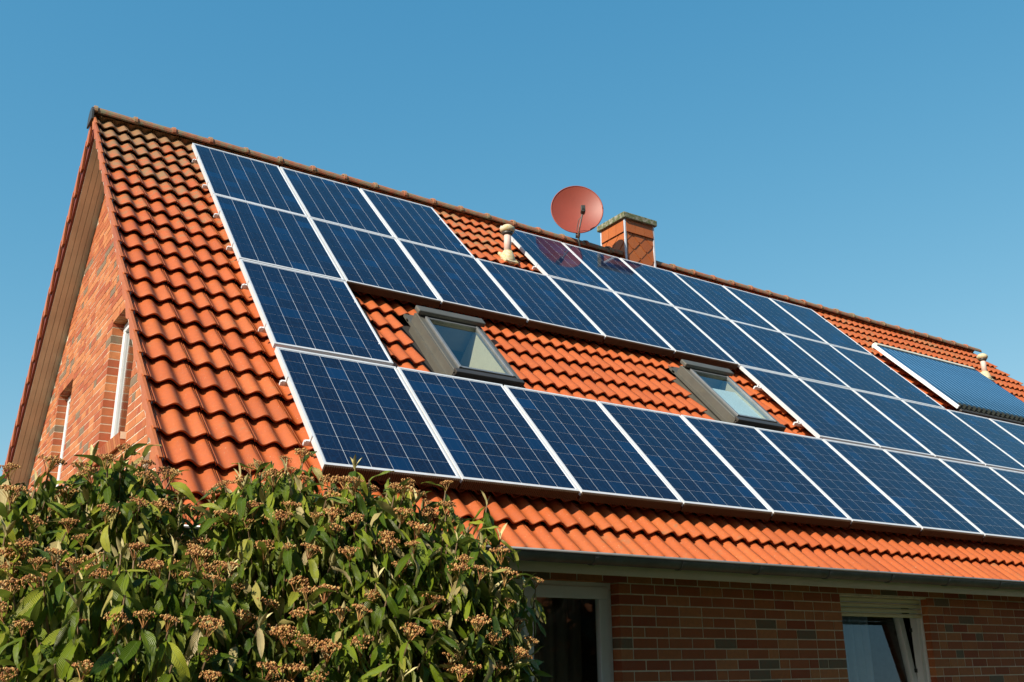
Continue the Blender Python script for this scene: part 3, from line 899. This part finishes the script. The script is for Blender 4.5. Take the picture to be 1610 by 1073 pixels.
cb = MB().box(0.001, PW - 0.001, -0.0045, -0.0005, -0.078, -0.006)
for k in range(62): cb.box(0.004 + k * 0.01595, 0.0105 + k * 0.01595, -0.0105, -0.0048, -0.080, -0.007)
comb_me = cb.mesh('comb_strip', M_COMB)
cm = MB().add(cell_geo(0, 0), CF).mesh('solar_cell', M_CELL); add_uv(cm)
allc = MB()
for i in range(6):
    for j in range(9): allc.add(cell_geo(CX_OFF + GX / 2 + i * CPX, CY_OFF + GY / 2 + j * CPY), CF)
sheet_me = allc.mesh('cell_grid', M_CELL); add_uv(sheet_me)
rpn = random.Random(5)
ROWN = ['top', 'second', 'third', 'bottom']
ORD = ['first', 'second', 'third', 'fourth', 'fifth', 'sixth', 'seventh', 'eighth', 'ninth', 'tenth', 'eleventh', 'twelfth', 'thirteenth']
def panel_label(c, r):
    spec = {(0, 0): 'blue solar panel at the ridge nearest the gable, top left corner of the array',
            (2, 0): 'blue solar panel in the top row just left of the bare tiles around the vent',
            (4, 0): 'blue solar panel just right of the vent pipe reflecting the red satellite dish',
            (5, 0): 'blue solar panel below the satellite dish, with the chimney at its upper right corner',
            (6, 0): 'blue solar panel directly below the brick red chimney',
            (9, 0): 'blue solar panel at the right end of the top row beside bare tiles',
            (0, 1): 'blue solar panel at the verge end of the second row from the ridge',
            (1, 1): 'blue solar panel above the bare strip of tiles left of the first skylight',
            (2, 1): 'blue solar panel directly above the left skylight',
            (3, 1): 'blue solar panel below the bare tiles at the foot of the vent pipe',
            (5, 1): 'blue solar panel directly above the right skylight',
            (9, 1): 'blue solar panel left of the tube collector in the second row',
            (0, 2): 'blue solar panel alone in the third row between verge tiles and left skylight',
            (6, 2): 'blue solar panel right of the right skylight with a bright side frame',
            (10, 2): 'blue solar panel under the bottom left corner of the tube collector',
            (0, 3): 'blue solar panel at the left end of the lowest row behind the bush tips',
            (1, 3): 'blue solar panel in the lowest row just below the left skylight',
            (4, 3): 'blue solar panel in the lowest row just below the right skylight'}
    if (c, r) in spec: return spec[(c, r)]
    return 'blue solar panel, %s from the gable end in the %s row of the array' % (ORD[c - (5 if r == 2 and c >= 6 else 0) - (1 if r == 0 and c > 3 else 0)], ROWN[r])
for c, r in PANELS:
    v1 = PAN_ROWS[r] + PH
    M = RM(c * PITCH + rpn.uniform(-.0015, .0015), v1 + rpn.uniform(-.002, .002), rpn.uniform(-.0015, .0015)) @ Matrix.Rotation(rpn.uniform(-.0012, .0012), 4, 'X') @ Matrix.Rotation(rpn.uniform(-.0012, .0012), 4, 'Y')
    e = empty('solar_panel', M, panel_label(c, r), 'solar panel', 'solar panels laid in rows on the roof')
    inst('frame', frame_me, e, M); inst('backsheet', back_me, e, M)
    big = (r == 3) or c <= 3 or (r == 2 and c <= 7) or (r == 1 and c <= 6)
    if big:
        for i in range(6):
            for j in range(9): inst('solar_cell', cm, e, M @ T(CX_OFF + GX / 2 + i * CPX, CY_OFF + GY / 2 + j * CPY, 0))
    else:
        tag(inst('cell_grid', sheet_me, e, M), kind='stuff')

    # ribbed dark comb strip closing the open lower edge
    if r == 3 or (r == 1 and 1 <= c <= 5):
        inst('comb_strip', comb_me, e, M)

# mounting rails under the panels, ends and clamps show at the open edges
def rail(u0, u1, v, label):
    s = empty('mounting_rail', RM(u0, v, -0.06), label, 'mounting rail', 'mounting rails under the solar panels')
    MB().box(u0, u1, -v - 0.010, -v + 0.010, -0.078, -0.045).build('rail', M_ALU, s, M=ROOF)
    for uu, sg in ((u0 + 0.03, 1), (u1 - 0.03, -1)):
        a, b = sorted((uu - 0.022 * sg, uu + 0.012 * sg)); a2, b2 = sorted((uu + 0.005 * sg, uu + 0.014 * sg))
        e = MB().box(a, b, -v - 0.009, -v + 0.009, -0.0445, -0.0385); e.box(a2, b2, -v - 0.009, -v + 0.009, -0.0384, 0.002)
        e.build('end_clamp', M_ALU, s, M=ROOF)
    h = MB(); uu = u0 + 0.5
    while uu < u1: h.box(uu - 0.02, uu + 0.02, -v - 0.03, -v + 0.03, -0.15, -0.083); uu += 1.2
    h.build('roof_hook', M_STEEL, s, M=ROOF)
for r in range(4):
    for fr_, nm in ((0.29, 'upper'), (0.79, 'lower')):
        v = PAN_ROWS[r] + PH * fr_
        segs = {0: [(-0.042, 3.0, 'left part'), (4.0, 10.07, 'right part')], 1: [(-0.042, 10.07, 'whole')], 2: [(-0.042, 1.0, 'short left part'), (5.97, 13.1, 'right part')], 3: [(-0.042, 10.1, 'whole')]}[r]
        for u0, u1, w in segs:
            rail(u0, u1, v, 'silver %s mounting rail under the %s of the %s row of panels' % (nm, w, ROWN[r]))

# ------------------------------------------------------------------ evacuated tube collector
u0, u1, v0, v1 = COLLECTOR
col = empty('tube_collector', RM(u0, v1, -0.08), 'blue evacuated tube solar heat collector with white side rail above the panels', 'solar collector')
hb = 0.02
for uu in (u0, u1 - 0.05):
    bevel(MB().box(uu, uu + 0.028, -v1, -v0, hb - 0.035, hb + (0.020 if uu == u0 else -0.02)).build('side_rail', M_WHITE if uu == u0 else M_SKYLT_DK, col, M=ROOF), 0.005)
MB().box(u0 + 0.051, u1 - 0.051, -v1 + 0.03, -v0 - 0.03, hb - 0.045, hb - 0.036).build('reflector_sheet', M_ALU, col, M=ROOF)
bevel(MB().box(u0 + 0.051, u1 - 0.051, -v0 - 0.045, -v0 + 0.03, hb - 0.07, hb + 0.035).build('manifold', M_SOFFIT, col, M=ROOF), 0.012)
bevel(MB().box(u0 + 0.051, u1 - 0.051, -v1 - 0.05, -v1 + 0.02, hb - 0.10, hb - 0.02).build('bottom_rail', M_SKYLT_DK, col, M=ROOF), 0.01)
tb = MB().tube([(0, -v1 + 0.06, hb), (0, -v0 - 0.07, hb)], 0.034, 12).mesh('glass_tube', M_TUBE, True)
hd = MB()
hd.box(-0.024, 0.024, -v1 + 0.015, -v1 + 0.085, hb - 0.03, hb + 0.036); hd2 = MB().box(-0.024, 0.024, -v0 - 0.115, -v0 - 0.045, hb - 0.02, hb + 0.032)
hd = hd.mesh('tube_holder', M_BLACK); hd2 = hd2.mesh('tube_holder', M_BLACK)
nt = 22
glint_me = MB().box(-0.004, 0.004, -v1 + 0.09, -v0 - 0.12, hb - 0.03, hb + 0.031).mesh('reflector_rib', M_GLINT)  # thin strips added between the tubes, standing in for their reflection lines
for k in range(nt):
    uu = u0 + 0.09 + (u1 - u0 - 0.18) * k / (nt - 1)
    inst('glass_tube', tb, col, ROOF @ T(uu, 0, 0))
    if k: inst('reflector_rib', glint_me, col, ROOF @ T(uu - (u1 - u0 - 0.18) / (nt - 1) / 2, 0, 0))
    if True: inst('tube_holder', hd, col, ROOF @ T(uu, 0, 0)); inst('tube_holder', hd2, col, ROOF @ T(uu, 0, 0))

# ------------------------------------------------------------------ satellite dish
DC = Vector((5.53, 0.28, 8.00))
dn = Vector((-0.52, -0.84, 0.12)).normalized()
dish = empty('satellite_dish', T(5.50, 0.24, 7.42), 'brick red satellite dish on a short mast at the ridge left of the chimney', 'satellite dish')
zq = dn
xq = Vector((0, 0, 1)).cross(zq).normalized(); yq = zq.cross(xq)
DM = Matrix(((xq.x, yq.x, zq.x, DC.x), (xq.y, yq.y, zq.y, DC.y), (xq.z, yq.z, zq.z, DC.z), (0, 0, 0, 1)))
R0 = 0.385; dep = 0.075
prof = []
vs, fs = [], []
nr, na = 12, 48
for side in (0, 1):
    for j in range(nr + 1):
        r = R0 * j / nr
        for k in range(na):
            a = 2 * math.pi * k / na
            z = dep * (r / R0) ** 2 - dep - (0.004 if side else 0)
            vs.append((r * math.cos(a) * 0.97, r * math.sin(a) * 1.03, z))
B = (nr + 1) * na
for j in range(nr):
    for k in range(na):
        k2 = (k + 1) % na
        fs.append((j * na + k, (j + 1) * na + k, (j + 1) * na + k2, j * na + k2)); fs.append((B + j * na + k2, B + (j + 1) * na + k2, B + (j + 1) * na + k, B + j * na + k))
MB().add(vs, fs).build('reflector', M_DISH, dish, M=DM, smooth=True)
rim = [(R0 * math.cos(2 * math.pi * k / 48) * 0.97, R0 * math.sin(2 * math.pi * k / 48) * 1.03, -0.004) for k in range(49)]
MB().tube(rim, 0.0085, 8).build('rim', M_DISH, dish, M=DM, smooth=True)
foc = DC + dn * 0.30 + Vector((0.065, 0.0, -0.20))
arm0 = DM @ Vector((0.0, -0.43, -0.05))
MB().tube([DM @ Vector((0, -0.36, -0.10)), arm0, DM @ Vector((0.015, -0.36, 0.10)), foc], 0.012, 8).build('feed_arm', M_STEEL, dish)
MB().tube([DM @ Vector((-0.02, -0.36, 0.0)), DM @ Vector((0.0, -0.26, 0.12)), foc - dn * 0.02 - Vector((0, 0, 0.04))], 0.006, 6).build('cable', M_BEAD, dish)
lm = Matrix.Translation(foc) @ (DM.to_3x3().to_4x4())
lb = MB().lathe([(0.03, -0.05), (0.034, -0.03), (0.034, 0.03), (0.028, 0.05)], 14, lm); lb.box(-0.03, 0.03, -0.012, 0.075, -0.005, 0.05, lm)
bevel(lb.build('receiver', M_BLACK, dish), 0.004)
mast_top = DC - dn * 0.16
MB().tube([(5.545, 0.26, 7.36), (5.545, 0.30, 7.60), (mast_top.x, mast_top.y, 7.72), (mast_top.x, mast_top.y, 7.98)], 0.024, 12).build('mast', M_DKGREEN, dish, smooth=True)
bevel(MB().box(-0.06, 0.06, -0.09, 0.05, -0.17, -0.09, DM).build('bracket', M_DKGREEN, dish), 0.006)
MB().box(-0.03, 0.03, -0.42, -0.385, -0.11, -0.02, DM).build('arm_clamp', M_STEEL, dish)

# ------------------------------------------------------------------ leatherleaf viburnum bush
import numpy as np
rb = np.random.default_rng(4)
# lobes of the crown: x, y, z, rx, ry, rz  (metres)
LOBES = [(-2.35, -5.30, 1.55, 0.75, 0.75, 0.88), (-1.86, -5.35, 1.62, 0.55, 0.55, 0.84), (-1.43, -5.38, 1.92, 0.36, 0.45, 0.70), (-1.12, -5.50, 1.40, 0.55, 0.60, 0.90),
         (-0.74, -5.60, 1.80, 0.52, 0.50, 0.82), (-0.38, -5.72, 1.74, 0.50, 0.48, 0.82), (-0.10, -5.86, 1.68, 0.40, 0.42, 0.74), (-0.02, -5.90, 1.50, 0.36, 0.38, 0.62),
         (-0.60, -6.0, 1.25, 0.60, 0.50, 0.85), (-1.45, -6.0, 1.25, 0.75, 0.55, 0.88), (-2.3, -5.8, 1.1, 0.8, 0.6, 0.8), (-0.38, -5.98, 1.0, 0.40, 0.38, 0.78),
         (-2.9, -5.2, 1.3, 0.8, 0.8, 0.9)]
BX, BY = -1.0, -5.6
bush = empty('viburnum_bush', T(BX, BY, 0), 'large evergreen bush with drooping dark leaves and brown seed heads before the house corner', 'bush')
def leaf_proto(L, W, droop, fold, wave):
    """base at origin, grows along +x, curves down (-z)"""
    ns = 7
    vs, uv = [], []
    for i in range(ns + 1):
        t = i / ns
        w = W * (math.sin(math.pi * min(1, t * 0.94 + 0.05)) ** 0.75) * (1.0 - 0.25 * t)
        if i == 0: w = 0.003
        if i == ns: w = 0.002
        ang = droop * t
        x = L * (math.sin(ang) / droop if droop > 0.01 else t); z = -L * ((1 - math.cos(ang)) / droop if droop > 0.01 else 0)
        for j, s_ in enumerate((-1, 0, 1)):
            vs.append((x, s_ * w / 2, z + abs(s_) * w * fold + wave * math.sin(t * 9 + s_) * 0.006))
            uv.append((0.5 + 0.5 * s_, t))
    fs = []
    for i in range(ns):
        for j in range(2):
            a = i * 3 + j; fs.append((a, a + 3, a + 4, a + 1))
    return np.array(vs), fs, np.array(uv)
PROTO = [leaf_proto(0.165, 0.048, 0.6, 0.14, 1), leaf_proto(0.175, 0.050, 0.9, 0.20, -1), leaf_proto(0.135, 0.044, 1.2, 0.12, 1), leaf_proto(0.155, 0.040, 0.4, 0.30, 0.5), leaf_proto(0.115, 0.032, 0.9, 0.38, 1.2)]
def leaf_me(k):
    vs, fs, uv = PROTO[k]
    me = MB().add([tuple(p) for p in vs], fs).mesh('leaf', M_LEAF, True)
    ul = me.uv_layers.new(name='UVMap')
    for li, l in enumerate(me.loops): ul.data[li].uv = tuple(uv[l.vertex_index])
    return me
LEAF_ME = [leaf_me(k) for k in range(5)]
def inside(p, shrink=1.0):
    for x, y, z, a, b, c in LOBES:
        if ((p[0] - x) / a) ** 2 + ((p[1] - y) / b) ** 2 + ((p[2] - z) / c) ** 2 < shrink ** 2: return True
    return False
shoots = []
tries = 0
pts = []
for depth, count, keep in ((1.0, 1900, 0.080), (0.86, 900, 0.105), (0.68, 500, 0.13)):
    got = []
    t_ = 0
    while len(got) < count and t_ < 40000:
        t_ += 1
        x, y, z, a, b, c = LOBES[rb.integers(len(LOBES))]
        d = rb.normal(size=3); d /= np.linalg.norm(d)
        j = depth * (1 + rb.uniform(-0.10, 0.07))
        p = np.array([x + a * d[0] * j, y + b * d[1] * j, z + c * d[2] * j])
        if p[2] < 0.55 or (p[0] > -0.95 and p[1] > -4.85): continue
        if p[0] <= -0.95 and p[1] > -4.6 and p[0] > XW - 0.3: continue
        if inside(p, depth * 0.93): continue
        if any((q[0] - p[0]) ** 2 + (q[1] - p[1]) ** 2 + (q[2] - p[2]) ** 2 < keep ** 2 for q in got[-1200:]): continue
        nrm = np.array([d[0] / a, d[1] / b, d[2] / c]); nrm /= np.linalg.norm(nrm)
        got.append(p); pts.append((p, nrm, depth))
EXTRA = [(0.40, -5.97, 2.10), (0.30, -6.02, 2.10), (0.28, -5.89, 2.20), (0.13, -5.96, 2.48), (-0.48, -5.78, 2.62), (-0.76, -5.46, 2.68), (-0.21, -5.78, 2.60), (-1.30, -5.20, 2.70),
         (-1.53, -5.25, 2.66), (-0.04, -5.86, 2.55), (-1.74, -5.50, 2.54), (0.18, -6.0, 2.32), (-0.62, -5.6, 2.66)]
for e_ in EXTRA: pts.append((np.array(e_), np.array((0.2, -0.2, 0.95)), 1.0))
LE = []                                           # (proto, matrix, position)
clusters = []
young = MB()
twigs = MB()
def basis(xdir, roll):
    x_ = Vector(xdir).normalized(); u = Vector((0, 0, 1))
    if abs(x_.dot(u)) > 0.97: u = Vector((1, 0, 0))
    y_ = u.cross(x_).normalized(); z_ = x_.cross(y_)
    M = Matrix(((x_.x, y_.x, z_.x), (x_.y, y_.y, z_.y), (x_.z, y_.z, z_.z)))
    return M @ Matrix.Rotation(roll, 3, 'X')
rl = random.Random(77)
for p, nrm, depth in pts:
    up = Vector(nrm) * 0.7 + Vector((0, 0, 0.8)); up.normalize()
    tip = Vector(p)
    base = tip - up * 0.16
    twigs.tube([base - Vector(nrm) * 0.18 - Vector((0, 0, 0.12)), base, tip], [0.006, 0.005, 0.0035], 4)
    nl = rl.randint(7, 10) if depth > 0.9 else rl.randint(5, 7)
    a0 = rl.uniform(0, 6.28)
    for k in range(nl):
        a = a0 + k * math.pi / 2 * 1.0 + (k // 4) * 0.8 + rl.uniform(-0.3, 0.3)
        lev = 0.13 * (k // 2) / max(1, nl // 2)
        o_ = base + up * (0.155 - lev)
        out = Vector((math.cos(a), math.sin(a), 0)) + Vector(nrm) * 0.55
        dz = rl.uniform(-1.7, -0.30) - 0.12 * (k // 2)
        if k < 2 and rl.random() < 0.22: dz = rl.uniform(0.3, 1.2)
        d = Vector((out.x, out.y, dz)).normalized()
        M = basis(d, rl.uniform(-0.9, 0.9))
        sc = rl.uniform(0.64, 1.02)
        LE.append((rl.choice((0, 0, 1, 1, 2, 3, 4)), M * sc, o_))
    if depth > 0.8 and rl.random() < 0.28:
        for k in range(rl.randint(2, 3)):
            a = a0 + k * 2.4; d = (up + Vector((math.cos(a), math.sin(a), 0)) * rl.uniform(0.15, 0.6)).normalized()
            M = basis(d, rl.uniform(-1, 1)) * rl.uniform(0.35, 0.6)
            pv, pf, _ = PROTO[3]
            young.add([tuple(M @ Vector(q_) + tip) for q_ in pv], pf)
    if depth > 0.9 and rl.random() < 0.46:
        clusters.append((tip + up * 0.03, up, rl.uniform(0.6, 1.1)))
# pick the 300 leaves nearest the camera side and in view as single parts
def score(t_):
    p = t_[2]; q = in_view(p, 0)
    if not q: return 1e9
    return (p - CAM_POS).length
order = sorted(range(len(LE)), key=lambda i: score(LE[i]))
chosen = set(order[:300])
bw = WORLD[bush.name]
V, F, UV = [], [], []
nb = 0
for i, (k, M, o_) in enumerate(LE):
    if i in chosen:
        M4 = M.to_4x4(); M4.translation = o_
        inst('leaf', LEAF_ME[k], bush, M4)
    else:
        vs, fs, uv = PROTO[k]
        A = np.array([list(r) for r in M]); V.append(vs @ A.T + np.array(o_)); F.extend([tuple(x + nb for x in f) for f in fs]); UV.append(uv); nb += len(vs)
me = bpy.data.meshes.new('foliage'); me.from_pydata(np.concatenate(V).tolist(), [], F); me.materials.append(M_LEAF)
ul = me.uv_layers.new(name='UVMap'); UVA = np.concatenate(UV)
idx = np.empty(len(me.loops), dtype=np.int64); me.loops.foreach_get('vertex_index', idx)
ul.data.foreach_set('uv', UVA[idx].astype(np.float32).ravel())
me.polygons.foreach_set('use_smooth', [True] * len(me.polygons))
tag(put(bpy.data.objects.new('foliage', me), bush), kind='stuff')
tag(young.build('young_leaves', M_YOUNG, bush, smooth=True), kind='stuff')
tag(twigs.build('twigs', M_TWIG, bush), kind='stuff')
# seed heads: flat domed clusters of small dry fruits on forked stalks
def cluster_mesh(seed):
    r_ = random.Random(seed); m = MB()
    ico = [(0, 0, 1), (0.894, 0, 0.447), (0.276, 0.851, 0.447), (-0.724, 0.526, 0.447), (-0.724, -0.526, 0.447), (0.276, -0.851, 0.447), (0.724, 0.526, -0.447), (-0.276, 0.851, -0.447), (-0.894, 0, -0.447), (-0.276, -0.851, -0.447), (0.724, -0.526, -0.447), (0, 0, -1)]
    icf = [(0, 1, 2), (0, 2, 3), (0, 3, 4), (0, 4, 5), (0, 5, 1), (1, 6, 2), (2, 7, 3), (3, 8, 4), (4, 9, 5), (5, 10, 1), (6, 7, 2), (7, 8, 3), (8, 9, 4), (9, 10, 5), (10, 6, 1), (6, 11, 7), (7, 11, 8), (8, 11, 9), (9, 11, 10), (10, 11, 6)]
    R = 0.052
    for b in range(7):
        a = 2 * math.pi * b / 7 + r_.uniform(-.3, .3); rr = R * (0.62 if b else 0.0)
        cx_, cy_ = rr * math.cos(a), rr * math.sin(a); cz = 0.018 * (1 - (rr / R) ** 2) + r_.uniform(-.006, .006)
        m.tube([(0, 0, -0.045), (cx_ * .6, cy_ * .6, cz - 0.02), (cx_, cy_, cz - 0.004)], 0.0018, 3)
        for k in range(17):
            q = Vector((r_.gauss(0, 1), r_.gauss(0, 1), abs(r_.gauss(0, .7)))); q.normalize(); q *= 0.021
            s_ = r_.uniform(0.0022, 0.0046)
            c_ = Vector((cx_, cy_, cz)) + Vector((q.x, q.y, q.z * 0.7))
            m.add([(c_.x + s_ * x_, c_.y + s_ * y_, c_.z + s_ * 1.3 * z_) for x_, y_, z_ in ico], icf)
    return m.mesh('seed_head', M_SEED)
CL = [cluster_mesh(s_) for s_ in range(5)]
clusters.sort(key=lambda c_: (c_[0] - CAM_POS).length if in_view(c_[0], 40) else 1e9)
for n_, (p, up, sc) in enumerate(clusters[:290]):
    q = (Vector((up.x * 0.5 + rl.uniform(-.25, .25), up.y * 0.5 + rl.uniform(-.25, .25), 1))).to_track_quat('Z', 'X').to_matrix().to_4x4()
    M4 = Matrix.Translation(p) @ q @ Matrix.Rotation(rl.uniform(0, 6.28), 4, 'Z') @ Matrix.Scale(sc, 4)
    inst('seed_head', CL[n_ % 5], bush, M4)
st = MB()
for k in range(9):
    a = rl.uniform(0, 6.28); r0 = rl.uniform(0.05, 0.3)
    tx, ty = BX + rl.uniform(-1.3, 1.1), BY + rl.uniform(-.4, .3)
    st.tube([(BX + r0 * math.cos(a), BY + r0 * math.sin(a), 0), ((BX + tx) / 2, (BY + ty) / 2, 0.8), (tx, ty, 1.4), (tx + rl.uniform(-.1, .1), ty + 0.1, 1.9)], [0.035, 0.028, 0.018, 0.008], 7)
st.build('trunk', M_BARK, bush)

# ------------------------------------------------------------------ across the garden, seen only in the panes
def bare_tree(x, y, h, seed, label):
    t = empty('bare_tree', T(x, y, 0), label, 'tree', 'bare trees across the garden')
    r_ = random.Random(seed); tr, cr = MB(), MB()
    def grow(p, d, L, r, lvl):
        q = p + d * L
        (tr if lvl < 2 else cr).tube([p, (p + q) / 2 + Vector((r_.uniform(-.05, .05) * L, r_.uniform(-.05, .05) * L, 0)), q], [r, r * .85, r * .7], 6 if lvl < 2 else 3)
        if lvl >= 6: return
        for k in range(3 if lvl else 5):
            nd = (d + Vector((r_.uniform(-.8, .8), r_.uniform(-.8, .8), r_.uniform(-.1, .5)))).normalized()
            grow(p + d * L * r_.uniform(.55, 1), nd, L * r_.uniform(.55, .75), r * .62, lvl + 1)
    grow(Vector((x, y, 0)), Vector((0, 0, 1)), h * 0.36, h * 0.025, 0)
    tr.build('trunk', M_BARK, t); tag(cr.build('crown', M_BARK, t), kind='stuff')
bare_tree(6.0, -12.3, 5.5, 1, 'bare brown tree across the lawn mirrored in the terrace door')
bare_tree(9.5, -12.8, 6.0, 2, 'taller bare tree further across the lawn')
nh = empty('neighbour_house', T(13, -27, 0), 'low brick house with orange hipped roof across the garden', 'house')
MB().box(7, 21, -32, -24, 0, 2.8).build('wall', M_BRICK, nh)
MB().add([(6.5, -32.5, 2.801), (21.5, -32.5, 2.801), (21.5, -23.5, 2.801), (6.5, -23.5, 2.801), (10.5, -28, 6.2), (17.5, -28, 6.2)], [(3, 2, 1, 0), (0, 1, 5, 4), (1, 2, 5), (2, 3, 4, 5), (3, 0, 4)]).build('roof', M_FLAKE, nh)

def evergreen(x, y, h, r, seed, label):  # out-of-frame trees, added to keep sky light off the front wall
    t = empty('evergreen_tree', T(x, y, 0), label, 'tree', 'evergreen trees along the far edge of the garden')
    r_ = random.Random(seed); cr = MB()
    for k in range(6500):
        z = h * (0.06 + 0.94 * r_.random() ** 0.9); rr = r * (1 - (z / h) ** 1.6) ** 0.7 * r_.uniform(0.55, 1.05); a = r_.uniform(0, 6.283)
        c = Vector((x + rr * math.cos(a), y + rr * math.sin(a), z)); s_ = r_.uniform(0.18, 0.36)
        d = Vector((math.cos(a) + r_.uniform(-.5, .5), math.sin(a) + r_.uniform(-.5, .5), r_.uniform(-.9, .1))).normalized(); w = d.cross(Vector((r_.uniform(-.3, .3), r_.uniform(-.3, .3), 1))).normalized()
        cr.add([tuple(c - d * s_), tuple(c + w * s_ * .5), tuple(c + d * s_), tuple(c - w * s_ * .5)], [(0, 1, 2, 3)])
    tag(cr.build('crown', M_NEEDLE, t), kind='stuff')
    MB().tube([(x, y, 0), (x, y, h * .5), (x, y, h * .95)], [0.18, 0.12, 0.03], 8).build('trunk', M_BARK, t)
EV = ['broad dark evergreen tree at the garden edge, far left of the row', 'tall dark evergreen tree second in the garden edge row', 'dense evergreen tree third in the garden edge row', 'middle evergreen tree of the garden edge row', 'fifth evergreen tree of the garden edge row, slightly lower', 'last evergreen tree of the garden edge row, nearest the neighbour house']
for i in range(6):
    evergreen(-8.5 + i * 4.1, -16.0 + (i % 3) * 0.8, 13.5 + (i * 37 % 5) * 0.5, 3.6, 30 + i, EV[i])
